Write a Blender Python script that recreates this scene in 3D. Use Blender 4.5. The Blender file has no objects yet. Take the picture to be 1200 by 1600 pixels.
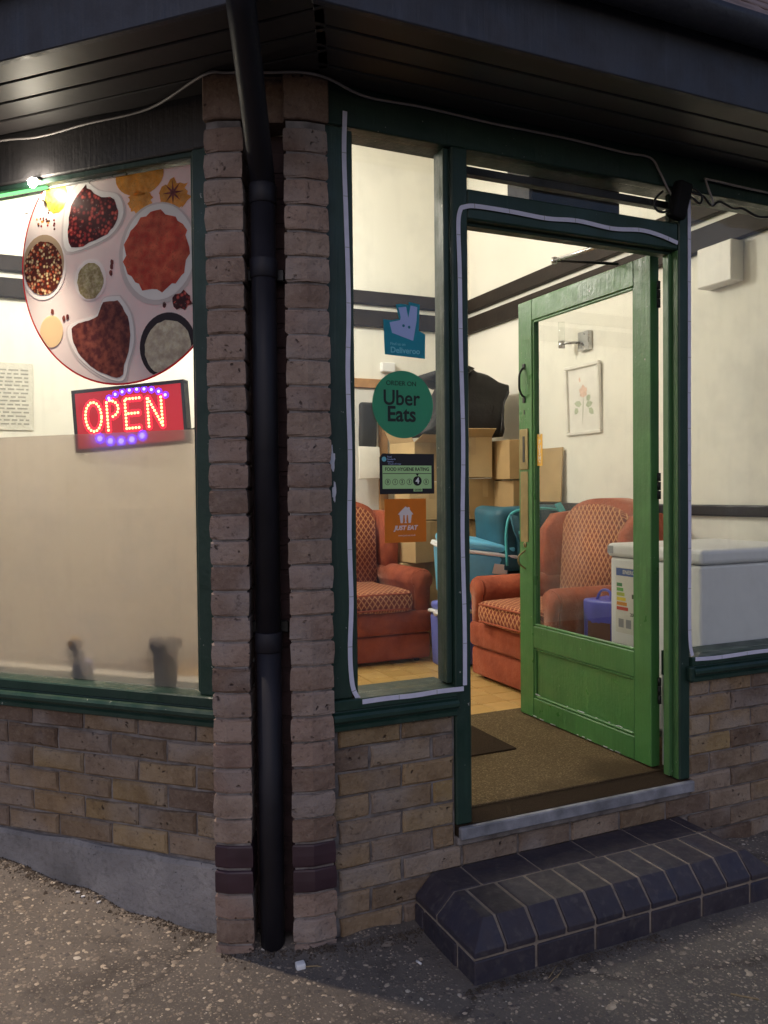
import bpy, bmesh, math, random
from mathutils import Vector, Matrix, noise
random.seed(7)
S = bpy.context.scene
COL = S.collection
R = math.radians

# ------------------------------------------------------------------ camera
YAW, PITCH, ROLL = R(24.35), R(-1.42), R(-0.594)
CAM = Vector((-1.0597, -2.3413, 1.34))
fw = Vector((math.sin(YAW), math.cos(YAW), 0)); rt = Vector((math.cos(YAW), -math.sin(YAW), 0)); up = Vector((0, 0, 1))
FWD = fw*math.cos(PITCH) + up*math.sin(PITCH); UP0 = -fw*math.sin(PITCH) + up*math.cos(PITCH)
RT = rt*math.cos(ROLL) + UP0*math.sin(ROLL); UP = -rt*math.sin(ROLL) + UP0*math.cos(ROLL)
cd = bpy.data.cameras.new('camera'); co = bpy.data.objects.new('camera', cd); COL.objects.link(co)
cd.sensor_fit = 'VERTICAL'; cd.sensor_height = 32; cd.lens = 32*1278/1600; cd.clip_start = .05; cd.clip_end = 500
M = Matrix((RT, UP, -FWD)).transposed().to_4x4(); M.translation = CAM
co.matrix_world = M
S.camera = co

# ------------------------------------------------------------------ sky, sun, exposure (dusk)
w = bpy.data.worlds.new('World'); S.world = w; w.use_nodes = True
wn = w.node_tree; bg = wn.nodes['Background']
sky = wn.nodes.new('ShaderNodeTexSky'); sky.sky_type = 'NISHITA'; sky.sun_disc = False
SUN_EL, SUN_ROT = R(34), R(215)
sky.sun_elevation = SUN_EL; sky.sun_rotation = SUN_ROT; sky.air_density = 1.2; sky.dust_density = 1.0; sky.ozone_density = 3.0
tint = wn.nodes.new('ShaderNodeMix'); tint.data_type = 'RGBA'; tint.blend_type = 'MULTIPLY'; tint.inputs[0].default_value = 1; tint.inputs[7].default_value = (1.06, .95, 1.02, 1)
wn.links.new(sky.outputs[0], tint.inputs[6]); wn.links.new(tint.outputs[2], bg.inputs[0]); bg.inputs[1].default_value = .075
sd = bpy.data.lights.new('sun', 'SUN'); so = bpy.data.objects.new('sun', sd); COL.objects.link(so)
sd.energy = .15; sd.angle = R(60); sd.color = (1, .94, .9)
sv = Vector((math.sin(SUN_ROT)*math.cos(SUN_EL), math.cos(SUN_ROT)*math.cos(SUN_EL), math.sin(SUN_EL)))
so.rotation_euler = sv.to_track_quat('Z', 'Y').to_euler()
S.view_settings.view_transform = 'Standard'; S.view_settings.look = 'None'
S.view_settings.exposure = .15; S.view_settings.gamma = 1; S.view_settings.use_curve_mapping = False
S.render.engine = 'CYCLES'
cy = S.cycles
cy.use_denoising = True; cy.max_bounces = 12; cy.diffuse_bounces = 5; cy.glossy_bounces = 4; cy.transmission_bounces = 8; cy.transparent_max_bounces = 16
cy.caustics_reflective = False; cy.caustics_refractive = False; cy.sample_clamp_indirect = 6; cy.blur_glossy = 1.0

# ------------------------------------------------------------------ node / material helpers
class G:
    def __init__(s, name):
        s.m = bpy.data.materials.new(name); s.m.use_nodes = True; s.t = s.m.node_tree; s.n = s.t.nodes
        s.n.clear(); s.out = s.n.new('ShaderNodeOutputMaterial')
    def node(s, kind, **kw):
        n = s.n.new('ShaderNode'+kind)
        for k, v in kw.items(): setattr(n, k, v)
        return n
    def put(s, sock, v):
        if hasattr(v, 'is_output') or isinstance(v, bpy.types.NodeSocket): s.t.links.new(v, sock)
        elif isinstance(v, (tuple, list)): sock.default_value = (*v, 1) if len(v) == 3 and sock.type == 'RGBA' else v
        else: sock.default_value = v
    def co(s, kind='Object'): return s.node('TexCoord').outputs[kind]
    def scale(s, v, sc):
        n = s.node('Mapping'); s.put(n.inputs['Vector'], v); n.inputs['Scale'].default_value = sc if isinstance(sc, (tuple, list)) else (sc, sc, sc); return n.outputs[0]
    def rnd(s): return s.node('ObjectInfo').outputs['Random']
    def off(s, v, k=37.0):
        n = s.node('VectorMath', operation='ADD'); s.put(n.inputs[0], v)
        m = s.math('MULTIPLY', s.rnd(), k); s.put(n.inputs[1], m); return n.outputs[0]
    def noise(s, v, sc, det=3, rough=.55, out='Fac'):
        n = s.node('TexNoise'); s.put(n.inputs['Vector'], v); n.inputs['Scale'].default_value = sc; n.inputs['Detail'].default_value = det; n.inputs['Roughness'].default_value = rough
        return n.outputs[out]
    def vor(s, v, sc, out='Distance', feature='F1'):
        n = s.node('TexVoronoi', feature=feature); s.put(n.inputs['Vector'], v); n.inputs['Scale'].default_value = sc; return n.outputs[out]
    def ramp(s, f, stops, interp='LINEAR'):
        n = s.node('ValToRGB'); s.put(n.inputs[0], f); e = n.color_ramp.elements; n.color_ramp.interpolation = interp
        while len(e) < len(stops): e.new(.5)
        for i, (p, c) in enumerate(stops):
            e[i].position = p; e[i].color = (*c, 1) if len(c) == 3 else c
        return n.outputs[0]
    def val(s, f, a, b, c=0., d=1.):
        n = s.node('MapRange'); s.put(n.inputs[0], f)
        for i, v in enumerate((a, b, c, d)): n.inputs[1+i].default_value = v
        return n.outputs[0]
    def math(s, op, a, b=0.):
        n = s.node('Math', operation=op); s.put(n.inputs[0], a); s.put(n.inputs[1], b); return n.outputs[0]
    def mix(s, f, a, b, mode='MIX'):
        n = s.node('Mix', data_type='RGBA', blend_type=mode); s.put(n.inputs[0], f); s.put(n.inputs[6], a); s.put(n.inputs[7], b); return n.outputs[2]
    def sep(s, v):
        n = s.node('SeparateXYZ'); s.put(n.inputs[0], v); return n.outputs
    def bump(s, h, st=.5, dist=.01, normal=None):
        n = s.node('Bump'); s.put(n.inputs['Height'], h); n.inputs['Strength'].default_value = st; n.inputs['Distance'].default_value = dist
        if normal is not None: s.put(n.inputs['Normal'], normal)
        return n.outputs[0]
    def bsdf(s, col, rough=.6, bump=None, spec=.5, metal=0., **kw):
        n = s.node('BsdfPrincipled'); s.put(n.inputs['Base Color'], col); s.put(n.inputs['Roughness'], rough); n.inputs['Specular IOR Level'].default_value = spec; s.put(n.inputs['Metallic'], metal)
        if bump is not None: s.put(n.inputs['Normal'], bump)
        for k, v in kw.items(): s.put(n.inputs[k.replace('_', ' ')], v)
        return n.outputs[0]
    def done(s, sh): s.t.links.new(sh, s.out.inputs[0]); return s.m

MAT = {}
def plain(name, col, rough=.6, spec=.5, metal=0., var=.15, sc=12., bump=.0, **kw):
    g = G(name); v = g.off(g.co()); n = g.noise(v, sc, 4)
    c = g.mix(g.val(n, .3, .7), tuple(x*(1-var) for x in col), tuple(min(1, x*(1+var)) for x in col))
    b = g.bump(g.noise(v, sc*6, 3), bump, .004) if bump else None
    MAT[name] = g.done(g.bsdf(c, g.val(g.noise(v, sc*2), .3, .7, max(0, rough-.07), min(1, rough+.07)), b, spec, metal, **kw)); return MAT[name]
def emit(name, col, st):
    g = G(name); e = g.node('Emission'); g.put(e.inputs[0], col); e.inputs[1].default_value = st; MAT[name] = g.done(e.outputs[0])

def mk_brick(name, stops, dark=.5):
    g = G(name); v = g.off(g.co(), 50.); r = g.rnd()
    base = g.ramp(r, stops)
    n1 = g.noise(v, 8, 5, .6); n2 = g.noise(v, 60, 4, .65); n3 = g.noise(v, 3.5, 2)
    c = g.mix(g.val(n1, .42, .72, 0, .75), base, g.mix(1., base, (.52, .46, .44), 'MULTIPLY'))
    c = g.mix(g.val(n3, .50, .66, 0, .55), c, (.30, .27, .255))
    c = g.mix(g.val(n2, .52, .72, 0, .45), c, g.mix(.5, base, (.40, .33, .25)))
    c = g.mix(g.val(n2, .42, .30, 0, .55), c, (.07, .05, .045))
    pits = g.vor(g.mix(.04, v, g.noise(v, 30, 2, out='Color')), 40); pf = g.math('MULTIPLY', g.val(pits, .06, .24, 1, 0), g.val(g.noise(v, 13, 3), .53, .62, 0, 1))
    c = g.mix(g.math('MULTIPLY', pf, .75), c, (.03, .02, .02))
    h = g.math('SUBTRACT', g.math('ADD', g.math('MULTIPLY', n2, .55), n1), g.math('MULTIPLY', pf, .9))
    MAT[name] = g.done(g.bsdf(c, .88, g.bump(h, .9, .012), .2))
mk_brick('brick', [(0, (.18, .132, .095)), (.2, (.30, .21, .12)), (.4, (.235, .18, .14)), (.6, (.145, .10, .075)), (.8, (.35, .25, .12)), (1, (.27, .215, .185))])
mk_brick('pillar_brick', [(0, (.24, .17, .135)), (.3, (.32, .235, .19)), (.6, (.27, .19, .155)), (.85, (.19, .13, .10)), (1, (.34, .26, .21))])
plain('purple_brick', (.040, .018, .026), .5, var=.2, sc=9, bump=.15); plain('shaded_chase_brick', (.06, .035, .035), .9, var=.3, sc=20, bump=.4)  # chase brick colour darkened to deepen the shade in the recess
g = G('mortar'); v = g.co(); c = g.mix(g.val(g.noise(v, 14, 5), .35, .65), (.12, .105, .10), (.27, .245, .235)); MAT['mortar'] = g.done(g.bsdf(c, .95, g.bump(g.noise(v, 160, 4), .6, .004), .1))
plain('step_mortar', (.25, .21, .175), .95, .1, var=.25, sc=25, bump=.4)
g = G('blue_brick'); v = g.off(g.co()); n = g.noise(v, 12, 4)
c = g.mix(g.val(n, .3, .7), g.ramp(g.rnd(), [(0, (.022, .022, .038)), (.5, (.034, .027, .036)), (1, (.028, .03, .055))]), (.046, .038, .048))
c = g.mix(g.val(g.noise(v, 40, 4), .55, .72, 0, .5), c, (.10, .09, .085))
MAT['blue_brick'] = g.done(g.bsdf(c, g.val(g.noise(v, 25, 3), .3, .7, .42, .75), g.bump(g.noise(v, 35, 5), .45, .006), .5))
g = G('concrete'); v = g.co(); n = g.noise(v, 5, 5); c = g.mix(g.val(n, .3, .7), (.26, .25, .25), (.40, .38, .37))
pit = g.val(g.vor(v, 60), .05, .14, 1, 0); pit = g.math('MULTIPLY', pit, g.val(g.noise(v, 22), .55, .6))
c = g.mix(pit, c, (.05, .045, .045)); c = g.mix(g.val(g.noise(v, 2.2, 4), .5, .68, 0, .55), c, (.15, .14, .13))
c = g.mix(g.val(g.noise(v, 45, 5, .7), .5, .7, 0, .5), c, (.13, .125, .12)); MAT['concrete'] = g.done(g.bsdf(c, .92, g.bump(g.math('SUBTRACT', g.noise(v, 50, 6, .7), pit), 1., .012), .15))
g = G('asphalt'); v = g.co(); big = g.noise(v, 1.1, 4); mid = g.noise(v, 6, 4)
c = g.mix(g.val(big, .35, .65), (.10, .089, .08), (.17, .147, .126)); c = g.mix(g.val(mid, .55, .75, 0, .6), c, (.055, .048, .044))
vc = g.vor(v, 75, 'Color'); vd = g.vor(v, 75); st = g.math('MULTIPLY', g.val(vd, .28, .36, 1, 0), g.math('GREATER_THAN', g.sep(vc)[0], .45))
sc_ = g.ramp(g.sep(vc)[1], [(0, (.14, .115, .09)), (.5, (.22, .18, .14)), (.8, (.29, .25, .2)), (1, (.4, .35, .28))])
c = g.mix(g.math('MULTIPLY', st, .8), c, sc_)
c = g.mix(g.val(g.noise(v, 2.6, 5, .65), .54, .66, 0, .6), c, (.055, .047, .042)); gum = g.math('MULTIPLY', g.val(g.vor(v, 4.2), .05, .07, 1, 0), .8); c = g.mix(gum, c, (.05, .045, .045))
ck = g.math('MULTIPLY', g.val(g.vor(g.mix(.12, v, g.noise(v, 5, 4, out='Color')), 1.15, feature='DISTANCE_TO_EDGE'), .004, .014, 1, 0), g.val(g.noise(v, 1.3, 2), .42, .55)); c = g.mix(g.math('MULTIPLY', ck, .45), c, (.022, .019, .017))
f2 = g.vor(v, 210, 'Color'); c = g.mix(g.val(g.sep(f2)[0], .8, .95, 0, .55), c, (.22, .19, .16))
h = g.math('ADD', g.math('MULTIPLY', st, g.val(vd, 0, .36, 1, .2)), g.math('MULTIPLY', g.noise(v, 260, 3), .6))
MAT['asphalt'] = g.done(g.bsdf(c, .88, g.bump(h, .6, .005), .25))

def mk_paint(name, a, b, rough=.4, chips=.0):
    g = G(name); v = g.off(g.co()); n = g.noise(v, 5, 4)
    c = g.mix(g.val(n, .3, .7), a, b)
    c = g.mix(g.val(g.noise(v, 2.3, 5, .65), .48, .72, 0, .55), c, tuple(x*.45+.006 for x in a)); c = g.mix(g.val(g.noise(g.scale(v, (40, 40, 4)), 1, 4), .58, .75, 0, .3), c, tuple(x*1.5+.01 for x in b))
    if chips:
        f = g.math('MULTIPLY', g.val(g.noise(v, 70, 4), .70, .72), g.val(g.noise(v, 7, 2), .50, .58)); c = g.mix(g.math('MULTIPLY', f, chips), c, (.5, .5, .45))
    st = g.noise(g.scale(v, (70, 70, 4)), 1, 4)
    MAT[name] = g.done(g.bsdf(c, g.val(g.noise(v, 12, 4), .3, .7, rough-.12, rough+.2), g.bump(g.math('ADD', st, g.math('MULTIPLY', g.noise(v, 60, 3), .7)), .4, .004), .5))
mk_paint('green_frame', (.010, .032, .023), (.016, .045, .030), .42, .6)
mk_paint('green_door', (.044, .150, .038), (.058, .185, .048), .38, .6)
mk_paint('jamb_green', (.042, .115, .038), (.052, .14, .046), .4, .6)
mk_paint('black_paint', (.012, .012, .018), (.02, .019, .027), .42)
mk_paint('fascia_paint', (.027, .029, .040), (.038, .040, .052), .5); mk_paint('header_paint', (.04, .038, .042), (.058, .054, .058), .5)
g = G('soffit_paint'); v = g.off(g.co()); n = g.noise(g.scale(v, (2, 30, 30)), 1, 4)
MAT['soffit_paint'] = g.done(g.bsdf(g.mix(n, (.019, .017, .019), (.034, .029, .030)), .52, g.bump(n, .12, .003), .5))
plain('dark_oak', (.022, .016, .013), .65, .25, bump=.3, sc=8, var=.3)
plain('cream_wall', (.78, .76, .685), .85, .2, var=.035, sc=1.6, bump=.12)
plain('ceiling_paint', (.68, .63, .55), .9, .2, var=.03, sc=2)
plain('white_paint', (.75, .73, .68), .5, var=.04)
plain('white_plastic', (.80, .80, .80), .35, var=.02)
plain('pine', (.42, .22, .085), .5, var=.25, sc=9)
plain('cable_grey', (.30, .28, .28), .5)
plain('black_plastic', (.012, .012, .013), .35)
plain('black_fabric', (.013, .012, .013), .62, .35, var=.4, sc=6, bump=.4)
plain('pipe_plastic', (.013, .012, .017), .52, .3, var=.3, sc=6, bump=.08)
plain('brass', (.27, .21, .10), .5, metal=.65, var=.2, sc=20)
plain('iron_black', (.008, .008, .009), .8, .2); plain('iron', (.02, .02, .02), .45, metal=.4)
plain('steel', (.5, .5, .5), .3, metal=.9)
plain('threshold_paint', (.22, .225, .25), .75, var=.4, sc=14, bump=.3)
plain('carton', (.42, .285, .135), .8, .2, var=.14, sc=5, bump=.08)
plain('carton_pale', (.50, .36, .185), .8, .2, var=.1, sc=5, bump=.08)
plain('carton_tape', (.44, .31, .15), .35, var=.1)
plain('light_blue', (.15, .50, .74), .4, var=.06)
plain('navy_blue', (.15, .18, .56), .42, var=.08)
plain('violet_blue', (.045, .055, .42), .4, var=.15)
plain('teal_fabric', (.012, .085, .125), .6, var=.25, sc=8, bump=.3)
plain('turquoise', (.06, .38, .40), .55, var=.15)
plain('paper', (.72, .70, .64), .8, var=.05)
plain('yellow', (.75, .42, .06), .6)
plain('tape_white', (.60, .60, .74), .55, var=.06, sc=30)
plain('peeled_white', (.62, .62, .68), .7)
plain('rust_brown', (.10, .04, .03), .6)
plain('grey_plastic', (.3, .31, .33), .5)
plain('litter_white', (.75, .75, .75), .7)
plain('straw', (.30, .22, .12), .8)
plain('roof_clay', (.21, .16, .15), .9, .2, var=.35, sc=14, bump=.5)
# velvet plain and lattice upholstery
def mk_velvet(name, lattice):
    g = G(name); v = g.co(); x, y, z = g.sep(v); n = g.noise(v, 7, 4)
    c = g.mix(g.val(n, .3, .7), (.235, .052, .028), (.38, .098, .048))
    if lattice:
        def tri(t):
            f = g.math('FRACT', t); return g.math('ABSOLUTE', g.math('SUBTRACT', f, .5))
        u = g.math('MULTIPLY', x, 27.); q = g.math('MULTIPLY', g.math('ADD', y, z), 19.)
        a = tri(g.math('ADD', u, q)); b = tri(g.math('SUBTRACT', u, q)); mx = g.math('MAXIMUM', a, b)
        line = g.val(mx, .38, .44); dot = g.val(g.math('ADD', a, b), .30, .22)
        c = g.mix(line, g.mix(.5, c, (.15, .035, .022)), (.56, .28, .13)); c = g.mix(g.math('MULTIPLY', dot, .6), c, (.10, .02, .015))
    sh = g.bsdf(c, .8, g.bump(g.math('ADD', g.math('MULTIPLY', g.noise(v, 120, 2), .12), g.math('ADD', g.noise(v, 9, 3), g.math('MULTIPLY', g.noise(g.scale(v, (4, 18, 9)), 1, 3), .8))), .55, .022), .15, Sheen_Weight=.35, Sheen_Roughness=.4, Sheen_Tint=(1, .55, .4))
    MAT[name] = g.done(sh)
mk_velvet('velvet', False); mk_velvet('velvet_lattice', True)
g = G('carpet'); v = g.co(); c = g.mix(g.noise(v, 3, 5), (.085, .058, .032), (.16, .115, .06)); c = g.mix(g.val(g.noise(v, 150, 4, .7), .5, .68, 0, .85), c, (.30, .23, .13)); c = g.mix(g.val(g.noise(v, 90, 3), .62, .7, 0, .8), c, (.035, .025, .015)); c = g.mix(g.val(g.noise(v, 1.6, 4), .52, .66, 0, .65), c, (.05, .034, .02))
MAT['carpet'] = g.done(g.bsdf(c, .95, g.bump(g.noise(v, 350, 3), .9, .006), .05))
g = G('dark_mat'); v = g.co(); c = g.mix(g.noise(v, 160, 4), (.018, .012, .008), (.06, .042, .028)); MAT['dark_mat'] = g.done(g.bsdf(c, .95, g.bump(g.noise(v, 300, 3), .9, .006), .05))
g = G('floor_tile'); v = g.off(g.co()); c = g.mix(g.rnd(), (.50, .315, .105), (.58, .38, .14)); c = g.mix(g.val(g.noise(v, 9, 4), .4, .7, 0, .5), c, (.42, .26, .09)); MAT['floor_tile'] = g.done(g.bsdf(c, .42, g.bump(g.noise(v, 12, 3), .15, .003), .4))
plain('grout', (.10, .06, .028), .9)
# thin clear glass
g = G('glass'); lw_ = g.node('LayerWeight'); lw_.inputs[0].default_value = .5; fr_ = g.math('ADD', g.math('MULTIPLY', g.math('POWER', lw_.outputs['Facing'], 5.), .9), .035); tr = g.node('BsdfTransparent'); tr.inputs[0].default_value = (.96, .97, .96, 1); gl = g.node('BsdfGlossy'); gl.inputs['Roughness'].default_value = .0
mx = g.node('MixShader'); g.put(mx.inputs[0], fr_); g.put(mx.inputs[1], tr.outputs[0]); g.put(mx.inputs[2], gl.outputs[0]); v = g.co(); sm = g.math('ADD', g.math('MULTIPLY', g.val(g.noise(v, 3.5, 5, .65), .45, .75), .055), g.math('MULTIPLY', g.val(g.noise(g.scale(v, (30, 30, 2.5)), 1, 3), .55, .8), .02))
dd = g.node('BsdfDiffuse'); dd.inputs[0].default_value = (.7, .7, .7, 1); m3 = g.node('MixShader'); g.put(m3.inputs[0], sm); g.put(m3.inputs[1], mx.outputs[0]); g.put(m3.inputs[2], dd.outputs[0]); MAT['glass'] = g.done(m3.outputs[0])
# frosted film: a rough refracting sheet with some diffuse scatter
g = G('frosted'); rf = g.node('BsdfRefraction'); rf.inputs['Color'].default_value = (.97, .915, .87, 1); rf.inputs['Roughness'].default_value = .25; rf.inputs['IOR'].default_value = 1.25
tl = g.node('BsdfTranslucent'); tl.inputs[0].default_value = (.92, .82, .76, 1); df = g.node('BsdfDiffuse'); df.inputs[0].default_value = (.7, .68, .64, 1)
m1 = g.node('MixShader'); g.put(m1.inputs[0], g.val(g.noise(g.scale(g.co(), (1, 1, .45)), 1.6, 3, .5), .3, .7, .26, .36)); g.put(m1.inputs[1], rf.outputs[0]); g.put(m1.inputs[2], tl.outputs[0])
m2 = g.node('MixShader'); m2.inputs[0].default_value = .12; g.put(m2.inputs[1], m1.outputs[0]); g.put(m2.inputs[2], df.outputs[0]); MAT['frosted'] = g.done(m2.outputs[0])
# vinyl print stuck on glass: some light comes through from behind
def vinyl(name, col, col2=None, sc=40., thr=.5, kind='noise', through=.55, rough=.3):
    g = G(name); v = g.co()
    if col2 is None: c = g.mix(g.noise(v, 12, 3), tuple(x*.93 for x in col), tuple(min(1, x*1.05) for x in col))
    elif kind == 'noise':
        c = g.mix(g.val(g.noise(v, sc, 5, .7), thr-.10, thr+.10), col, col2); c = g.mix(g.val(g.noise(v, sc*.35, 3), .35, .65), g.mix(1., c, (.7, .62, .6), 'MULTIPLY'), c)
        c = g.mix(g.val(g.noise(v, sc*4, 3, .7), .52, .68, 0, .5), c, tuple(x*.4 for x in col))
    else:
        cell = g.vor(v, sc, 'Color'); d = g.vor(v, sc); c = g.mix(g.val(g.sep(cell)[0], .3, .7), col, col2); c = g.mix(g.val(g.sep(cell)[1], .75, .8), c, (.10, .02, .02)); c = g.mix(g.val(d, .30, .62), c, tuple(x*.18 for x in col)); c = g.mix(g.val(d, .16, .05, 0, .5), c, (.85, .75, .6))
    p = g.bsdf(c, rough, None, .4); t = g.node('BsdfTranslucent'); g.put(t.inputs[0], c); m = g.node('MixShader'); m.inputs[0].default_value = through; g.put(m.inputs[1], p); g.put(m.inputs[2], t.outputs[0]); MAT[name] = g.done(m.outputs[0])
emit('lamp_glow', (1, .965, .87), 142.)
emit('lamp_glow_soft', (1, .955, .85), 84.)
emit('led_white', (1, .9, .72), 360.)
emit('led_green', (.25, 1, .3), 1.6)
emit('led_core', (1, .62, .20), 4.5)
emit('led_red_halo', (1, .02, .045), 1.9)  # emissive halo colour imitating red glow around each LED
emit('led_blue', (.20, .18, 1), 7.)
emit('led_blue_halo', (.12, .02, 1), 3.2)  # same painted halo for the blue LEDs

# ------------------------------------------------------------------ geometry helpers
def tag(o, label=None, cat=None, group=None, kind=None):
    if label: o['label'] = label
    if cat: o['category'] = cat
    if group: o['group'] = group
    if kind: o['kind'] = kind
    return o
def link(name, me, mat, parent=None, loc=None, rot=None):
    o = bpy.data.objects.new(name, me); COL.objects.link(o)
    if mat is not None and not me.materials:
        for m in (mat if isinstance(mat, (list, tuple)) else [mat]): me.materials.append(MAT[m])
    if parent is not None: o.parent = parent
    if loc is not None: o.location = loc
    if rot is not None: o.rotation_euler = rot
    return o
def empty(name, loc=(0, 0, 0), rz=0., label=None, cat=None, group=None, kind=None, rot=None):
    o = bpy.data.objects.new(name, None); COL.objects.link(o); o.empty_display_size = .1
    o.location = loc; o.rotation_euler = rot if rot else (0, 0, rz); return tag(o, label, cat, group, kind)
def tomesh(bm, name, smooth=False):
    me = bpy.data.meshes.new(name); bmesh.ops.recalc_face_normals(bm, faces=bm.faces); bm.to_mesh(me); bm.free()
    if smooth:
        for p in me.polygons: p.use_smooth = True
    return me
def bm_box(bm, x0, x1, y0, y1, z0, z1, mtx=None):
    r = bmesh.ops.create_cube(bm, size=1.)
    m = Matrix.Translation(((x0+x1)/2, (y0+y1)/2, (z0+z1)/2)) @ Matrix.Diagonal((x1-x0, y1-y0, z1-z0, 1))
    if mtx: m = mtx @ m
    bmesh.ops.transform(bm, matrix=m, verts=r['verts']); return r['verts']
def boxme(x0, x1, y0, y1, z0, z1, bev=.003, seg=1, name='box', smooth=False):
    bm = bmesh.new(); bm_box(bm, x0, x1, y0, y1, z0, z1)
    if bev: bmesh.ops.bevel(bm, geom=bm.edges[:], offset=min(bev, .45*min(x1-x0, y1-y0, z1-z0)), segments=seg, affect='EDGES', profile=.5)
    return tomesh(bm, name, smooth)
def box(name, x0, x1, y0, y1, z0, z1, mat, parent=None, bev=.003, seg=1, smooth=False, loc=None, rot=None):
    return link(name, boxme(x0, x1, y0, y1, z0, z1, bev, seg, name, smooth), mat, parent, loc, rot)
def prism(name, pts, z0, z1, mat, parent=None, bev=.0, axis='Z', smooth=False, seg=1, loc=None, rot=None):
    """pts: outline in a plane, pulled along axis (Z: xy outline; Y: xz outline; X: yz outline)."""
    bm = bmesh.new()
    def P(a, b, c): return (a, b, c) if axis == 'Z' else ((a, c, b) if axis == 'Y' else (c, a, b))
    lo = [bm.verts.new(P(a, b, z0)) for a, b in pts]; hi = [bm.verts.new(P(a, b, z1)) for a, b in pts]
    bm.faces.new(lo); bm.faces.new(hi[::-1]); n = len(pts)
    for i in range(n): bm.faces.new((lo[i], hi[i], hi[(i+1) % n], lo[(i+1) % n]))
    if bev: bmesh.ops.bevel(bm, geom=[e for e in bm.edges if e.calc_face_angle(0) > .3] if smooth else bm.edges[:], offset=bev, segments=seg, affect='EDGES', profile=.5)
    return link(name, tomesh(bm, name, smooth), mat, parent, loc, rot)
def bm_tube(bm, pts, r, n=8, cap=True):
    pts = [Vector(p) for p in pts]; rings = []
    prev = None
    for i, p in enumerate(pts):
        d = (pts[min(i+1, len(pts)-1)] - pts[max(i-1, 0)]).normalized()
        a = Vector((0, 0, 1)) if abs(d.z) < .9 else Vector((1, 0, 0))
        if prev is None: u = d.cross(a).normalized()
        else: u = (prev - d*prev.dot(d)).normalized()
        prev = u; v = d.cross(u); rr = r[i] if isinstance(r, (list, tuple)) else r
        rings.append([bm.verts.new(p + (u*math.cos(2*math.pi*k/n) + v*math.sin(2*math.pi*k/n))*rr) for k in range(n)])
    for a, b in zip(rings, rings[1:]):
        for k in range(n): bm.faces.new((a[k], a[(k+1) % n], b[(k+1) % n], b[k]))
    if cap: bm.faces.new(rings[0][::-1]); bm.faces.new(rings[-1])
def tube(name, pts, r, mat, parent=None, n=8):
    bm = bmesh.new(); bm_tube(bm, pts, r, n); return link(name, tomesh(bm, name, True), mat, parent)
def spline(pts, k=6):
    pts = [Vector(p) for p in pts]; out = []
    for i in range(len(pts)-1):
        p0, p1, p2, p3 = pts[max(i-1, 0)], pts[i], pts[i+1], pts[min(i+2, len(pts)-1)]
        for j in range(k):
            t = j/k; out.append(.5*((2*p1) + (p2-p0)*t + (2*p0-5*p1+4*p2-p3)*t*t + (3*p1-p0-3*p2+p3)*t**3))
    return out + [pts[-1]]
def ribbon(name, pts, wid, nrm, thick, mat, parent=None):
    """flat tape following pts, facing nrm."""
    bm = bmesh.new(); N = Vector(nrm); pts = [Vector(p) for p in pts]; rows = []
    for i, p in enumerate(pts):
        d = (pts[min(i+1, len(pts)-1)] - pts[max(i-1, 0)]).normalized(); s = d.cross(N).normalized()*wid/2
        rows.append([bm.verts.new(p-s), bm.verts.new(p+s), bm.verts.new(p+s+N*thick), bm.verts.new(p-s+N*thick)])
    for a, b in zip(rows, rows[1:]):
        for k in range(4): bm.faces.new((a[k], a[(k+1) % 4], b[(k+1) % 4], b[k]))
    bm.faces.new(rows[0]); bm.faces.new(rows[-1][::-1])
    return link(name, tomesh(bm, name), mat, parent)
def revolve(name, prof, mat, parent=None, n=20, loc=None, rot=None):
    bm = bmesh.new(); rings = []
    for r, z in prof: rings.append([bm.verts.new((r*math.cos(2*math.pi*k/n), r*math.sin(2*math.pi*k/n), z)) for k in range(n)])
    for a, b in zip(rings, rings[1:]):
        for k in range(n): bm.faces.new((a[k], a[(k+1) % n], b[(k+1) % n], b[k]))
    bm.faces.new(rings[0][::-1]); bm.faces.new(rings[-1])
    return link(name, tomesh(bm, name, True), mat, parent, loc, rot)
def soft(name, x0, x1, y0, y1, z0, z1, mat, parent=None, r=.04, wob=.0, seed=0, taper=None, loc=None, rot=None, cuts=2):
    """padded block: well rounded box with a little swell and wobble."""
    bm = bmesh.new(); bm_box(bm, x0, x1, y0, y1, z0, z1)
    bmesh.ops.bevel(bm, geom=bm.edges[:], offset=min(r, .45*min(x1-x0, y1-y0, z1-z0)), segments=3, affect='EDGES', profile=.5)
    bmesh.ops.subdivide_edges(bm, edges=[e for e in bm.edges if e.calc_length() > .12], cuts=cuts, use_grid_fill=True)
    c = Vector(((x0+x1)/2, (y0+y1)/2, (z0+z1)/2)); hx, hy, hz = (x1-x0)/2, (y1-y0)/2, (z1-z0)/2
    for v in bm.verts:
        d = v.co - c; u = (d.x/hx, d.y/hy, d.z/hz)
        if taper: k = 1 + taper*(u[2]); v.co.x = c.x + d.x*k; v.co.y = c.y + d.y*k
        if wob:
            n = noise.noise_vector(v.co*5 + Vector((seed*7.1, 3, seed))); v.co += n*wob
    return link(name, tomesh(bm, name, True), mat, parent, loc, rot)
def text(name, body, size, mat, parent, loc, rot, off=0., align='CENTER', ext=.0004, shear=0., sx=1.):
    c = bpy.data.curves.new(name, 'FONT'); c.body = body; c.size = size; c.align_x = align; c.align_y = 'CENTER'; c.offset = off; c.extrude = ext; c.shear = shear; c.resolution_u = 4
    t = bpy.data.objects.new('tmp', c); COL.objects.link(t); bpy.context.view_layer.update()
    me = bpy.data.meshes.new_from_object(t); bpy.data.objects.remove(t); bpy.data.curves.remove(c)
    me.materials.clear()
    if sx != 1.: me.transform(Matrix.Diagonal((sx, 1, 1, 1)))
    return link(name, me, mat, parent, loc, rot)

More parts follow.
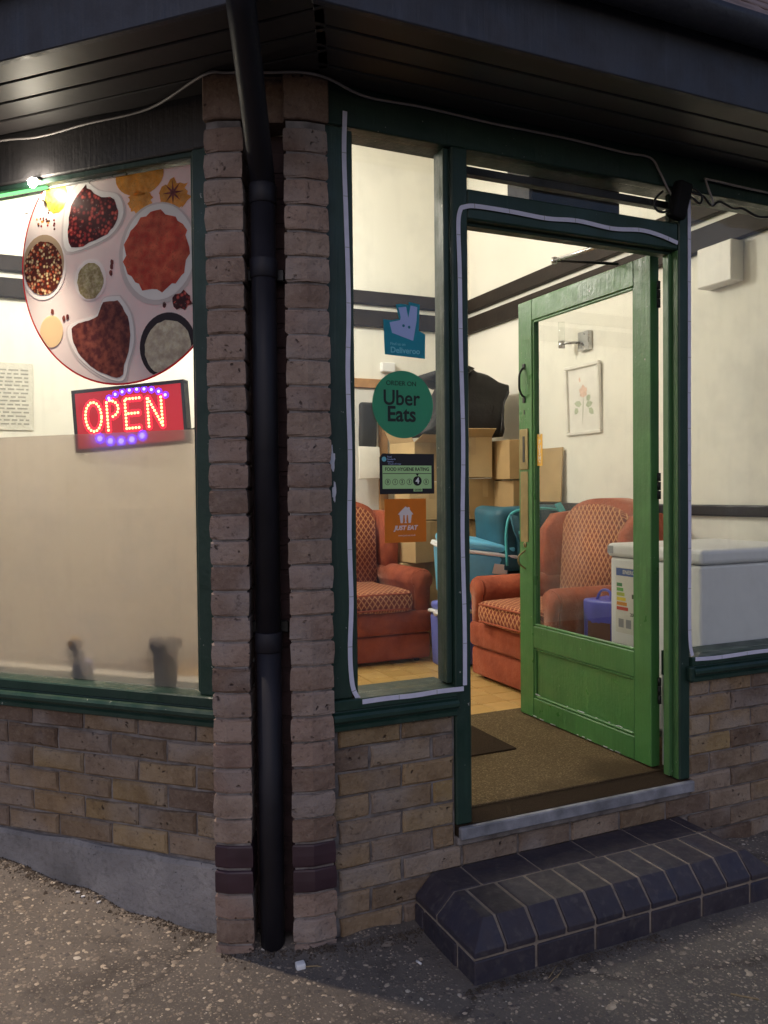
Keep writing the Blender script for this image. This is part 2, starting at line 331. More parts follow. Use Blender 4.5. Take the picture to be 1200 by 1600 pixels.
# ---- brick pieces (shared meshes)
_bc = {}
def brick_me(w, d, h, var):
    key = (round(w, 3), round(d, 3), round(h, 3), var)
    if key in _bc: return _bc[key]
    rng = random.Random(int(w*1000)*7+int(h*1000)*3+var); b = .006
    bm = bmesh.new(); j = lambda s=.0026: rng.uniform(-s, s)
    def ring(ins, y): return [bm.verts.new((sx*(w/2-ins)+j(), y+j(.0008), sz*(h/2-ins)+j())) for sx, sz in ((-1, -1), (0, -1), (1, -1), (1, 0), (1, 1), (0, 1), (-1, 1), (-1, 0))]
    for v_ in ():
        pass
    r0 = ring(0, d); r1 = ring(0, b*1.2); r2 = ring(b, 0.)
    for a, c in ((r0, r1), (r1, r2)):
        for k in range(8): bm.faces.new((a[k], a[(k+1) % 8], c[(k+1) % 8], c[k]))
    bm.faces.new(r2); bm.faces.new(r0[::-1])
    _bc[key] = tomesh(bm, 'brick'); return _bc[key]
def brick(parent, x, y, z, w, h, d=.06, mat='brick', name='brick'):
    me = brick_me(w, d, h, random.randrange(5))
    key = me.name + mat
    if me.materials and me.materials[0] != MAT[mat]: me = me.copy(); me.materials.clear()
    return link(name, me, mat, parent, (x, y + random.uniform(-.002, .002), z), (0, 0, random.uniform(-.006, .006)))
# ================================================================== SETTING
LO = (-.139, -.139, 0)          # left (canted) front: local x runs right along it, local y goes indoors
LRZ = R(-45)
def lp(x, y, z=0):              # left-front local to world
    c, s = math.cos(LRZ), math.sin(LRZ); return Vector((LO[0]+c*x-s*y, LO[1]+s*x+c*y, z))
def sstep(a, b, t): t = max(0, min(1, (t-a)/(b-a))); return t*t*(3-2*t)
def gz(x, y):
    q = (-x+y)*.7071
    z = -.052 + .115*sstep(.5, 1.6, q)
    dw = abs(y) if x > -.2 else abs(-.7071*(x+y)-.1965)
    z += .03*math.exp(-(dw/.06)**2)*(.5+noise.noise(Vector((x*6, y*6, 1)))) + .006*noise.noise(Vector((x*2.5, y*2.5, 0)))
    return z
def axis(lo, hi, a, b, step):
    o = []; t = lo
    while t < a: o.append(t); t += max(step, (a-t)*.35)
    t = a
    while t < b: o.append(t); t += step
    t = b
    while t < hi: o.append(t); t += max(step, (t-b)*.5+step)
    return o + [hi]
bm = bmesh.new(); xs = axis(-80, 80, -2.2, 2.2, .035); ys = axis(-80, 80, -1.6, 1.4, .035)
gv = [[bm.verts.new((x, y, gz(x, y) if abs(x) < 6 and abs(y) < 6 else -.052)) for y in ys] for x in xs]
for i in range(len(xs)-1):
    for k in range(len(ys)-1): bm.faces.new((gv[i][k], gv[i+1][k], gv[i+1][k+1], gv[i][k+1]))
tag(link('ground', tomesh(bm, 'ground', True), 'asphalt'), kind='structure', label='worn tarmac pavement with pebbles showing through')
# loose and embedded stones of the pavement
STN = ['stone_a', 'stone_b', 'stone_c', 'stone_d']
plain('stone_a', (.42, .345, .26), .75, var=.3, sc=40); plain('stone_b', (.25, .205, .16), .8, var=.35, sc=40); plain('stone_c', (.11, .095, .085), .8, var=.3, sc=40); plain('stone_d', (.54, .48, .40), .7)
bm = bmesh.new(); rs = random.Random(3)
for _ in range(44000):
    x = rs.uniform(-1.6, 1.7); y = rs.uniform(-1.05, 1.15)
    if x > -.2 and y > -.01: continue
    if -.7071*(x+y) < .20 and x < -.2: continue
    if .05 < x < 1.27 and y > -.41: continue
    s = .0041*math.exp(rs.gauss(0, .45)); a = rs.uniform(0, 6.3); e = rs.uniform(.6, 1.5); z = gz(x, y)
    c, sn = math.cos(a), math.sin(a)
    pts = [(s*e, 0), (s*.5, s*.8), (-s*.6*e, s*.7), (-s*e, -s*.1), (-s*.3, -s*.9), (s*.6*e, -s*.6)]
    rg = [bm.verts.new((x+px*c-py*sn, y+px*sn+py*c, z-.0006)) for px, py in pts]; tp = bm.verts.new((x, y, z+s*rs.uniform(.12, .35)))
    mi = rs.choices((0, 1, 2, 3), (3, 7, 6, .35))[0]
    for k in range(6): bm.faces.new((rg[k], rg[(k+1) % 6], tp)).material_index = mi
tag(link('pavement_stones', tomesh(bm, 'stones'), STN), 'small pale stones set in the tarmac pavement', kind='stuff')

plain('soil', (.075, .06, .048), .95, .1, var=.4, sc=30)
bm = bmesh.new()
for _ in range(5200):
    if rs.random() < .5: t = rs.uniform(.5, 1.75); d = abs(rs.gauss(0, .035))+.006; x = -.139-.7071*t-.7071*d; y = -.139+.7071*t-.7071*d
    elif rs.random() < .6: x = rs.uniform(-.52, .12); y = -.045-(x+.19)*.3*(x < -.19)-abs(rs.gauss(0, .025))+(.12*max(0, -.25-x))
    else: x = rs.uniform(.05, .75); y = -.385-abs(rs.gauss(0, .02))
    z = gz(x, y); s = .0026*math.exp(rs.gauss(0, .5)); h_ = s*rs.uniform(.4, 1.1); a = rs.uniform(0, 6)
    rg = [bm.verts.new((x+s*math.cos(a+k*1.571)*rs.uniform(.6, 1.3), y+s*math.sin(a+k*1.571)*rs.uniform(.6, 1.3), z-.001)) for k in range(4)]; tp = bm.verts.new((x, y, z+h_))
    for k in range(4): bm.faces.new((rg[k], rg[(k+1) % 4], tp))
tag(link('dirt', tomesh(bm, 'dirt'), 'soil'), 'dark crumbs of dirt gathered along the foot of the walls', kind='stuff')
# ---- interior shell
FZ = .24; BW = 3.3; RW = 2.25; LW = -2.04; CZ = 3.95
_a, _b = (-.139-.7071*.45+.7071*.2, -.139+.7071*.45+.7071*.2), (-.139-.7071*2.6+.7071*.2, -.139+.7071*2.6+.7071*.2)
fl = tag(prism('floor', [(RW, .1), (-.17, .1), _a, _b, (LW, 1.95), (LW, BW), (RW, BW)], .02, FZ-.006, 'grout'), kind='structure', label='yellow quarry tile floor inside the shop')
bm = bmesh.new(); bm_box(bm, -.0742, .0742, -.0742, .0742, -.008, 0.); bmesh.ops.bevel(bm, geom=bm.edges[:], offset=.002, segments=1, affect='EDGES'); tile_me = tomesh(bm, 'tile')
tx = -.2
while tx < RW-.08:
    ty = 1.2
    while ty < 2.75:
        o = link('tile', tile_me, 'floor_tile', fl, (tx, ty, FZ)); ty += .155
    tx += .155
wb = tag(box('wall_back', LW-.1, RW+.1, BW, BW+.1, .0, CZ+.05, 'cream_wall', bev=0), kind='structure', label='cream painted back wall of the shop')
wr = tag(box('wall_right', RW, RW+.1, .06, BW, .0, CZ+.05, 'cream_wall', bev=0), kind='structure', label='cream painted side wall of the shop')
wl = tag(box('wall_left', LW-.1, LW, 1.80, BW, -.1, CZ+.05, 'cream_wall', bev=0), kind='structure', label='cream painted far left wall of the shop')
bm = bmesh.new()
A, B, Cc, D = (RW+.1, .06, 2.60), (-.165, .06, 2.60), (LW-.05, 1.86, 2.60), (LW-.05, BW+.05, 2.7)
A2, B2, C2, E2 = (RW+.1, 1.1, CZ), (.178, 1.1, CZ), (LW, BW+.05, CZ), (RW+.1, BW+.05, CZ)
V = {k: bm.verts.new(p) for k, p in dict(A=A, B=B, C=Cc, D=D, A2=A2, B2=B2, C2=C2, E2=E2).items()}
for f in ('A B B2 A2', 'B C C2 B2', 'C D C2', 'A2 B2 C2 E2'): bm.faces.new([V[k] for k in f.split()])
ce = link('ceiling', tomesh(bm, 'ceiling'), 'ceiling_paint'); tag(ce, kind='structure', label='pale sloping ceiling of the shop')
md = ce.modifiers.new('thick', 'SOLIDIFY'); md.thickness = .05; md.offset = -1

# ---- wall rails (dark timber)
for z0, z1, lab in ((2.57, 2.69, 'lower dark timber rail along the cream back wall'), (2.733, 2.83, 'upper dark timber rail along the cream back wall')):
    tag(box('wall_beam', LW, RW-.045, BW-.045, BW-.001, z0, z1, 'dark_oak', bev=.004), lab, 'beam')
for z0, z1, lab in ((2.57, 2.69, 'lower dark timber rail along the side wall above the picture'), (2.733, 2.83, 'upper dark timber rail along the side wall above the picture')):
    tag(box('wall_beam', RW-.045, RW-.001, .12, BW-.001, z0, z1, 'dark_oak', bev=.004), lab, 'beam')
tag(box('dado_rail', RW-.028, RW-.001, .12, BW-.05, 1.197, 1.255, 'black_paint', bev=.008, seg=2), 'narrow black dado rail low on the side wall behind the freezer', 'rail')
tag(box('dado_rail', 1.50, RW-.03, BW-.028, BW-.001, 1.197, 1.255, 'black_paint', bev=.008, seg=2), 'narrow black dado rail on the back wall behind the cartons', 'rail')
# ================================================================== EXTERIOR MASONRY
JZ = .317; CP = .0755
def zc(k): return JZ+CP*k+.004, JZ+CP*(k+1)-.004
lw = empty('brick_wall', LO, LRZ, 'low brown brick wall under the window with the lit sign', 'wall')
box('mortar', -2.72, -.44, .0105, .20, .15, .612, 'mortar', lw, bev=0)
for k in range(-2, 4):
    z0, z1 = zc(k); z1 = min(z1, .612); off = .58 if k % 2 else .69
    n = -1
    while True:
        a = off+.222*n; b = a+.222; n += 1
        if a > 2.65: break
        a_, b_ = max(a, .45)+.004, b-.004
        if b_-a_ < .04: continue
        brick(lw, -(a_+b_)/2, 0., (z0+z1)/2, b_-a_, z1-z0)
# rendered concrete footing
bm = bmesh.new(); N = 60; rows = []
for i in range(N+1):
    x = -2.72+2.25*i/N; t = .163+.006*noise.noise(Vector((x*7, 0, 4))); p = -.012+.006*noise.noise(Vector((x*5, 2, 1)))
    rows.append([bm.verts.new((x, .1, t)), bm.verts.new((x, p+.01, t)), bm.verts.new((x, p, t-.012)), bm.verts.new((x, p-.008, .05)), bm.verts.new((x, p-.012, -.16)), bm.verts.new((x, .1, -.16))])
for a, b in zip(rows, rows[1:]):
    for k in range(5): bm.faces.new((a[k], b[k], b[k+1], a[k+1]))
bm.faces.new(rows[-1]); bm.faces.new(rows[0][::-1])
link('footing', tomesh(bm, 'footing', False), 'concrete', lw)['label'] = 'grey rendered concrete footing'

rw = empty('brick_wall', (0, 0, 0), 0, 'brown brick wall below the doorway and the narrow side window', 'wall')
box('mortar', -.20, 2.55, .0105, .099, -.16, .196, 'mortar', rw, bev=0)
box('mortar', -.20, .249, .0105, .098, .196, .604, 'mortar', rw, bev=0)
box('mortar', 1.268, 2.55, .0105, .098, .196, .618, 'mortar', rw, bev=0)
for k in range(-6, 4):
    z0, z1 = zc(k); off = -.055 if k % 2 == 0 else .055
    n = -2
    while True:
        a = off+.22*n; b = a+.22; n += 1
        if a > 2.45: break
        segs = [(-.188, 2.5)] if k <= -2 and z1 <= .17 else [(-.188, .246), (1.268, 2.5)]
        for s0, s1 in segs:
            a_, b_ = max(a, s0)+.0045, min(b, s1)-.0045
            if b_-a_ < .03: continue
            zz = min(z1, .603 if s1 < 1 else .617)
            brick(rw, (a_+b_)/2, 0., (z0+zz)/2, b_-a_, zz-z0)

# ---- corner pillar: two leaves of splayed bricks either side of a pipe chase
P0 = Vector((-.497, .070)); PL = Vector((-.527, .100)); RL = Vector((-.427, .041)); RR = Vector((-.315, -.006)); P1 = Vector((-.256, -.030)); PR = Vector((-.186, -.030))
inn = Vector((.383, .924))
pil = empty('brick_pillar', (-.36, .03, 0), 0, 'tall corner pillar of splayed bricks with a recess for the drainpipe', 'pillar')
PO = Vector((-.36, .03))
left_fp = [PL, P0, RL, RL+inn*.115, PL+Vector((.07, .12))]
right_fp = [RR, P1, PR, Vector((-.186, .02)), RR+inn*.115]
def squint(fp, h, seed, jit=.0022):
    rng = random.Random(seed); bm = bmesh.new(); c = sum(fp, Vector((0, 0)))/len(fp); j = lambda s=jit: rng.uniform(-s, s); b = .0044
    def ring(ins, z):
        o = []
        for p in fp:
            d = (c-p).normalized(); q = p + d*ins - PO; o.append(bm.verts.new((q.x+j(), q.y+j(), z+j(.001))))
        return o
    rs_ = [ring(b*1.5, -h/2), ring(b*.45, -h/2+b*.45), ring(0, -h/2+b*1.6), ring(-.001, 0), ring(0, h/2-b*1.6), ring(b*.45, h/2-b*.45), ring(b*1.5, h/2)]; n = len(fp)
    for a, d in zip(rs_, rs_[1:]):
        for k in range(n): bm.faces.new((a[k], a[(k+1) % n], d[(k+1) % n], d[k]))
    bm.faces.new(rs_[0][::-1]); bm.faces.new(rs_[-1]); return tomesh(bm, 'brick')
PJ = .207; PP = .0763; PTOP = 2.436
vl = [squint(left_fp, PP-.0055, i) for i in range(8)]; vr = [squint(right_fp, PP-.0055, 20+i) for i in range(8)]
vlp = [squint(left_fp, PP-.006, 40, .0006)]; vrp = [squint(right_fp, PP-.006, 41, .0006)]
for k in range(-4, 30):
    z0 = PJ+PP*k
    if z0+PP > PTOP+.02: break
    dark = k in (-1, 0)
    for ml, mp in ((vl, vlp), (vr, vrp)):
        o = link('brick', random.choice(mp if dark else ml), 'purple_brick' if dark else 'pillar_brick', pil, (random.uniform(-.0015, .0015), random.uniform(-.0018, .0018), z0+PP/2), (0, 0, random.uniform(-.006, .006)))
        if dark: o['label'] = 'smooth dark purple brick'
def core(fp, ins, z0, z1):
    c = sum(fp, Vector((0, 0)))/len(fp); return [tuple(p+(c-p).normalized()*ins-PO) for p in fp]
prism('mortar', core(left_fp, .0075, 0, 0), -.16, PTOP, 'mortar', pil); prism('mortar', core(right_fp, .0075, 0, 0), -.16, PTOP, 'mortar', pil)
# chase back and padstone
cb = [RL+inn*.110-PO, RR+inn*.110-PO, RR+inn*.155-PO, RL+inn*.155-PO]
prism('chase_back', [tuple(p) for p in cb], -.16, PTOP, 'shaded_chase_brick', pil)
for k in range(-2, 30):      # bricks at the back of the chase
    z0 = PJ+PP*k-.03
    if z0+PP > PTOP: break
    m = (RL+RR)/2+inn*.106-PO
    o = link('brick', brick_me(.118, .05, PP-.008, k % 5).copy(), 'shaded_chase_brick', pil, (m.x, m.y, z0+PP/2), (0, 0, R(-22.5)))
ps = [PL+Vector((-.004, -.002)), P0+Vector((-.002, -.005)), RL-inn*.005, RL+inn*.03, RR+inn*.03, RR-inn*.005, P1+Vector((-.001, -.005)), PR+Vector((.004, -.005)), Vector((-.182, .03)), PL+Vector((.08, .13))]
prism('padstone', [tuple(p-PO) for p in ps], PTOP+.004, 2.575, 'pillar_brick', pil, bev=.004)['label'] = 'plain block capping the pillar'
# solid core behind pillar so that no gap shows indoors
prism('core', [tuple(p-PO) for p in (Vector((-.46, .19)), Vector((-.36, .17)), Vector((-.19, .02)), Vector((-.19, .10)), Vector((-.30, .24)), Vector((-.42, .32)))], -.1, 2.60, 'cream_wall', pil)

# ---- engineering-brick doorstep
st = empty('door_step', (.09, -.378, -.05), 0, 'low doorstep of dark blue engineering bricks in front of the doorway', 'step')
SL, SDp = 1.18, .378; NB = 11; BWd = SL/NB
zt = .152; zl = .092                   # top of step and lower lip, above step origin (-.05)
bm = bmesh.new(); e_ = .0072
lo_ = [(e_, e_, -.1), (SL-e_, e_, -.1), (SL-e_, SDp-.004, -.1), (e_, SDp-.004, -.1)]; mi0 = [(x, y, zl-.003) for x, y, z in lo_]
hi_ = [(.0688, .0625, zt-.003), (SL-.0688, .0625, zt-.003), (SL-.0688, SDp-.004, zt-.003), (.0688, SDp-.004, zt-.003)]
rr_ = [[bm.verts.new(p) for p in ring] for ring in (lo_, mi0, hi_)]
for a, b in zip(rr_, rr_[1:]):
    for k in range(4): bm.faces.new((a[k], a[(k+1) % 4], b[(k+1) % 4], b[k]))
bm.faces.new(rr_[0][::-1]); bm.faces.new(rr_[2]); link('mortar', tomesh(bm, 'mortar'), 'step_mortar', st)
for i in range(NB):
    x0 = i*BWd+.0052; x1 = (i+1)*BWd-.0052
    lx = .062 if i == 0 else 0; rx = .062 if i == NB-1 else 0
    # front header: sloping nose, flat top
    bm = bmesh.new(); yb = .226
    def P(x, y, z): return bm.verts.new((x+random.uniform(-.001, .001), y+random.uniform(-.001, .001), z+random.uniform(-.0012, .0012)))
    f0, f1 = P(x0, .0, zl-.018), P(x1, .0, zl-.018); g0, g1 = P(x0, -.001, zl), P(x1, -.001, zl)
    h0, h1 = P(x0+lx, .058, zt), P(x1-rx, .058, zt); k0, k1 = P(x0+lx, yb, zt), P(x1-rx, yb, zt)
    b0, b1 = P(x0, yb, zl), P(x1, yb, zl); d0, d1 = P(x0, yb, zl-.018), P(x1, yb, zl-.018)
    for f in ((f0, f1, g1, g0), (g0, g1, h1, h0), (h0, h1, k1, k0), (k0, k1, b1, b0), (b0, b1, d1, d0), (d0, d1, f1, f0), (f0, g0, b0, d0), (g0, h0, k0, b0), (f1, d1, b1, g1), (g1, b1, k1, h1)): bm.faces.new(f)
    bmesh.ops.recalc_face_normals(bm, faces=bm.faces); bmesh.ops.bevel(bm, geom=bm.edges[:], offset=.0035, segments=2, affect='EDGES', profile=.6)
    link('brick', tomesh(bm, 'brick'), 'blue_brick', st)
cuts = [0, .17]+[.17+.225*i for i in range(1, 5)]+[SL]; cuts = [c for c in cuts if c < SL-.05]+[SL]
for i in range(len(cuts)-1):
    x0, x1 = cuts[i]+.004, cuts[i+1]-.004; lx = .062 if i == 0 else 0; rx = .062 if i == len(cuts)-2 else 0
    bm = bmesh.new()
    lo = [bm.verts.new(p) for p in ((x0, .234, zl-.018), (x1, .234, zl-.018), (x1, SDp-.006, zl-.018), (x0, SDp-.006, zl-.018))]; mi_ = [bm.verts.new(p) for p in ((x0, .234, zl), (x1, .234, zl), (x1, SDp-.006, zl), (x0, SDp-.006, zl))]
    hi = [bm.verts.new(p) for p in ((x0+lx, .234, zt), (x1-rx, .234, zt), (x1-rx, SDp-.006, zt), (x0+lx, SDp-.006, zt))]
    for a, b in ((lo, mi_), (mi_, hi)):
        for k in range(4): bm.faces.new((a[k], a[(k+1) % 4], b[(k+1) % 4], b[k]))
    bm.faces.new(lo[::-1]); bm.faces.new(hi); bmesh.ops.recalc_face_normals(bm, faces=bm.faces); bmesh.ops.bevel(bm, geom=bm.edges[:], offset=.003, segments=2, affect='EDGES', profile=.6)
    link('brick', tomesh(bm, 'brick'), 'blue_brick', st)
for i, (x0, x1) in enumerate([(0, BWd*2)]+[(BWd*2*i, BWd*2*(i+1)) for i in range(1, 5)]+[(BWd*10, SL)]):
    box('brick', x0+.0052, x1-.0052, .001, .10, -.06, zl-.028, 'blue_brick', st, bev=.003)
for y0, y1 in ((.108, .31), (.318, SDp-.006)):
    for xx in ((.001, .06), (SL-.06, SL-.001)): box('brick', xx[0], xx[1], y0, y1, -.06, zl-.028, 'blue_brick', st, bev=.003)
# ================================================================== EAVES
SZ = 2.575; OV = .375
eav = empty('eaves', (0, 0, SZ), 0, 'dark boarded eaves overhanging the shopfront', 'eaves')
# right side soffit boards (along X) and left side boards (along the canted front), mitred at the bisector
tb = math.tan(R(22.5))
def xm_r(y): return -.198 + y*tb          # mitre on the right run (y negative outdoors)
NBD = 4; bw = OV/NBD
for i in range(NBD):
    y0, y1 = -OV+i*bw+.0035, -OV+(i+1)*bw-.0035
    prism('soffit_board', [(xm_r(y0), y0), (2.7, y0), (2.7, y1), (xm_r(y1), y1)], 0, .018, 'soffit_paint', eav, bev=.003)
    pts = [lp(-.0835 - y0*tb, y0), lp(-2.8, y0), lp(-2.8, y1), lp(-.0835 - y1*tb, y1)]
    prism('soffit_board', [(p.x, p.y) for p in pts], 0, .018, 'soffit_paint', eav, bev=.003)
# the boards' dark backing, closed to the roof
def run(name, y0, y1, z0, z1, mat, bev=.003, e=0.):
    prism(name, [(xm_r(y0)+e, y0), (2.72, y0), (2.72, y1), (xm_r(y1)+e, y1)], z0, z1, mat, eav, bev=bev)
    pts = [lp(-.0835-y0*tb-e, y0), lp(-2.82, y0), lp(-2.82, y1), lp(-.0835-y1*tb-e, y1)]
    prism(name, [(p.x, p.y) for p in pts], z0, z1, mat, eav, bev=bev)
run('soffit_backing', -OV+.002, .14, .020, .04, 'black_paint', 0)
run('fascia', -OV-.025, -OV-.002, -.012, .19, 'fascia_paint')
# half-round gutter along both runs
def gutter(dirpts):
    bm = bmesh.new(); rows = []
    for p, nrm in dirpts:
        p = Vector(p); nrm = Vector(nrm); ring = []
        for r_, rev in ((.056, False), (.051, True)):
            ks = range(11); ks = reversed(ks) if rev else ks
            for k in ks:
                a = math.pi*k/10; ring.append(bm.verts.new(p + nrm*(-math.cos(a)*r_) + Vector((0, 0, -math.sin(a)*r_))))
        rows.append(ring)
    for a, b in zip(rows, rows[1:]):
        n = len(a)
        for k in range(n): bm.faces.new((a[k], a[(k+1) % n], b[(k+1) % n], b[k]))
    bm.faces.new(rows[0]); bm.faces.new(rows[-1][::-1])
    return link('gutter', tomesh(bm, 'gutter', True), 'fascia_paint', eav)
gy = -OV-.025-.058; gzz = .215
n1 = Vector((0, -1, 0)); n2 = Vector((-.70711, -.70711, 0)); nm = Vector((-.38268, -.92388, 0))/math.cos(R(22.5))
pm = Vector((xm_r(gy), gy, gzz))
p2 = lp(-2.8, gy); gutter([((2.72, gy, gzz), n1), (tuple(pm), nm), ((p2.x, p2.y, gzz), n2)])
# plain tiled roof above
rf = empty('roof', (0, 0, 2.82), 0, 'clay tiled roof edge above the dark gutter', 'roof')
bm = bmesh.new(); s = math.tan(R(48))
def rq(pts): bm.faces.new([bm.verts.new(p) for p in pts])
y0, y1 = -.40, 1.3
rq([(xm_r(y0), y0, 0), (2.8, y0, 0), (2.8, y1, (y1-y0)*s), (xm_r(y1), y1, (y1-y0)*s)])
a, b, c, d = lp(-.0835-y0*tb, y0), lp(-2.9, y0), lp(-2.9, y1), lp(-.0835-y1*tb, y1)
rq([(a.x, a.y, 0), (b.x, b.y, 0), (c.x, c.y, (y1-y0)*s), (d.x, d.y, (y1-y0)*s)])
link('roof_deck', tomesh(bm, 'deck'), 'roof_clay', rf)
bm = bmesh.new(); bm_box(bm, -.081, .081, 0, .26, 0, .014)
for v in bm.verts: v.co.z += .006*math.cos(v.co.x/.081*1.2)
bmesh.ops.bevel(bm, geom=bm.edges[:], offset=.003, segments=1, affect='EDGES'); rt_me = tomesh(bm, 'roof_tile')
for row in range(3):
    for i in range(17):
        yy = -.435+row*.075; x = -.2+.165*i+(.08 if row % 2 else 0)
        link('roof_tile', rt_me, 'roof_clay', rf, (x, yy, .008+row*.075*s+random.uniform(0, .004)), (R(46), random.uniform(-.02, .02), random.uniform(-.03, .03)))
    for i in range(16):
        p = lp(-.35-.165*i+(.08 if row % 2 else 0), -.435+row*.075)
        link('roof_tile', rt_me, 'roof_clay', rf, (p.x, p.y, .008+row*.075*s+random.uniform(0, .004)), (R(46), 0, LRZ))

# ================================================================== TIMBER SHOPFRONTS
def mould(name, x0, x1, zt_, parent, y=0., mat='green_frame'):
    """sill moulding: flat, roll and undercut."""
    prof = [(.148, 0), (-.012, 0), (-.016, -.004), (-.016, -.030), (-.008, -.034), (-.010, -.038), (-.026, -.042), (-.032, -.050), (-.032, -.060), (-.024, -.068), (-.010, -.071), (-.012, -.075), (-.018, -.080), (-.018, -.092), (-.012, -.096), (.148, -.096)]
    bm = bmesh.new(); L_ = [bm.verts.new((x0, y+a, zt_+b)) for a, b in prof]; R_ = [bm.verts.new((x1, y+a, zt_+b)) for a, b in prof]; n = len(prof)
    for i in range(n): bm.faces.new((L_[i], L_[(i+1) % n], R_[(i+1) % n], R_[i]))
    bm.faces.new(L_[::-1]); bm.faces.new(R_); return link(name, tomesh(bm, name), mat, parent)
# ---- left window
lf = empty('shop_window', LO, LRZ, 'large dark green framed window with frosted lower half left of the pillar', 'window')
box('post', -.558, -.44, 0., .09, .70, 2.415, 'green_frame', lf, bev=.004)
box('bead', -.576, -.5605, .018, .075, .705, 2.405, 'green_frame', lf, bev=.004)
box('header', -2.70, -.44, .003, .13, 2.417, 2.62, 'header_paint', lf, bev=.004)
box('header_bead', -2.60, -.56, .012, .07, 2.398, 2.416, 'green_frame', lf, bev=.003)
box('post', -2.70, -2.60, 0., .09, .70, 2.415, 'green_frame', lf, bev=.004)
mould('sill', -2.70, -.44, .70, lf)
box('inner_board', -2.62, -.50, .149, .26, .66, .690, 'white_paint', lf, bev=.004)
box('inner_wall', -2.62, -.45, .205, .26, .0, .655, 'cream_wall', lf, bev=0)
gp = box('pane', -2.60, -.56, .050, .054, .702, 2.415, 'glass', lf, bev=0)
fr = box('frosted_film', -2.598, -.577, .0555, .0575, .703, 1.548, 'frosted', lf, bev=0); fr['label'] = 'frosted privacy film on the lower glass'
# ---- right shopfront
sf = empty('shopfront_frame', (0, 0, 0), 0, 'dark green timber shopfront frame around the doorway and the tall narrow window', 'frame')
box('post', -.186, -.112, .002, .10, .70, 2.452, 'green_frame', sf, bev=.004)
box('bead', -.112, -.088, .014, .08, .705, 2.452, 'green_frame', sf, bev=.004)
box('head', -.186, 2.55, .004, .12, 2.457, 2.62, 'green_frame', sf, bev=.004)
box('mullion', .250, .309, -.004, .105, .2365, 2.455, 'green_frame', sf, bev=.004)
box('bead', .228, .249, .012, .08, .706, 2.452, 'green_frame', sf, bev=.004)
box('transom', .310, 1.214, .0, .10, 2.23, 2.328, 'green_frame', sf, bev=.005)
box('bead', .312, 1.212, .03, .075, 2.218, 2.2295, 'green_frame', sf, bev=.003)
box('post', 1.215, 1.266, -.004, .070, .2365, 2.455, 'green_frame', sf, bev=.004)
box('door_stop', 1.195, 1.2145, .03, .062, .245, 2.228, 'jamb_green', sf, bev=.003)
box('jamb_lining', 1.2105, 1.2145, .0635, .0695, .240, 2.228, 'jamb_green', sf, bev=.002)
box('jamb_lining', 1.2105, 1.2145, .0, .029, .240, 2.228, 'jamb_green', sf, bev=.001)
mould('sill', -.186, .2495, .70, sf)
mould('sill', 1.267, 2.55, .70, sf)
box('sill_return', 1.243, 1.2665, -.03, -.005, .612, .668, 'green_frame', sf, bev=.006, seg=2)
box('post', 2.42, 2.55, .002, .10, .70, 2.455, 'green_frame', sf, bev=.004)
box('threshold_nosing', .250, 1.262, -.034, -.0125, .196, .2365, 'threshold_paint', sf, bev=.004)['label'] = 'worn grey painted threshold edge'; box('threshold', .250, 1.262, -.012, .105, .199, .236, 'dark_mat', sf, bev=.003)
box('mortar_bed', .252, 1.262, -.012, .09, .168, .1985, 'mortar', sf, bev=.006)
box('pane', -.088, .228, .042, .046, .704, 2.455, 'glass', sf, bev=0)
box('pane', .309, 1.215, .042, .046, 2.329, 2.456, 'glass', sf, bev=0)
box('pane', 1.266, 2.42, .042, .046, .702, 2.456, 'glass', sf, bev=0)
box('transom_bar', .3105, 1.2145, .05, .085, 2.398, 2.424, 'black_paint', sf, bev=.003)
box('inner_wall', -.22, .30, .101, .147, .0, .603, 'cream_wall', sf, bev=0)
box('inner_wall', 1.27, 2.25, .101, .147, .0, .603, 'cream_wall', sf, bev=0)
# peeled paint patches on the left post
def blotch(name, cx, cz, w_, h_, y, mat, parent, seed):
    rng = random.Random(seed); pts = []
    for k in range(18):
        a = 2*math.pi*k/18; r_ = 1+rng.uniform(-.35, .3); pts.append((cx+math.cos(a)*w_*r_, cz+math.sin(a)*h_*r_))
    return prism(name, pts, y-.0012, y, mat, parent, axis='Y')
blotch('peeled_patch', -.172, 1.443, .008, .036, .0015, 'peeled_white', sf, 2); blotch('peeled_patch', -.166, 1.338, .006, .030, .0015, 'peeled_white', sf, 5)
# ================================================================== DRAINPIPE
dp = empty('drainpipe', (-.364, .052, -.05), 0, 'black round drainpipe running down the recess in the brick pillar', 'pipe')
def dpl(p): return (p[0]+.364, p[1]-.052, p[2]+.05)
def mid(o, z): return (-.364-.383*o, .052-.924*o, z)
tube('pipe', [dpl(mid(0, -.2)), dpl(mid(0, .9))], .037, 'pipe_plastic', dp, 20)
tube('pipe', [dpl(mid(0, .9)), dpl(mid(0, 2.22))], .037, 'pipe_plastic', dp, 20)
for z in (.86, 1.98, 2.20): tube('collar', [dpl(mid(0, z)), dpl(mid(0, z+.004)), dpl(mid(0, z+.056)), dpl(mid(0, z+.06))], [.038, .0412, .0412, .0385], 'pipe_plastic', dp, 20)
sw = spline([mid(0, 2.24), mid(.0, 2.27), mid(.03, 2.30), mid(.10, 2.345), mid(.37, 2.515), mid(.43, 2.56), mid(.445, 2.60), mid(.445, 2.76)], 5)
tube('offset_bend', [dpl(p) for p in sw], .037, 'pipe_plastic', dp, 20)
for z in (.93, 2.0):
    o = box('bracket', -.058, .058, .03, .046, -.018, .018, 'iron', dp, bev=.003, loc=dpl(mid(0, z)), rot=(0, 0, R(-22.5)))
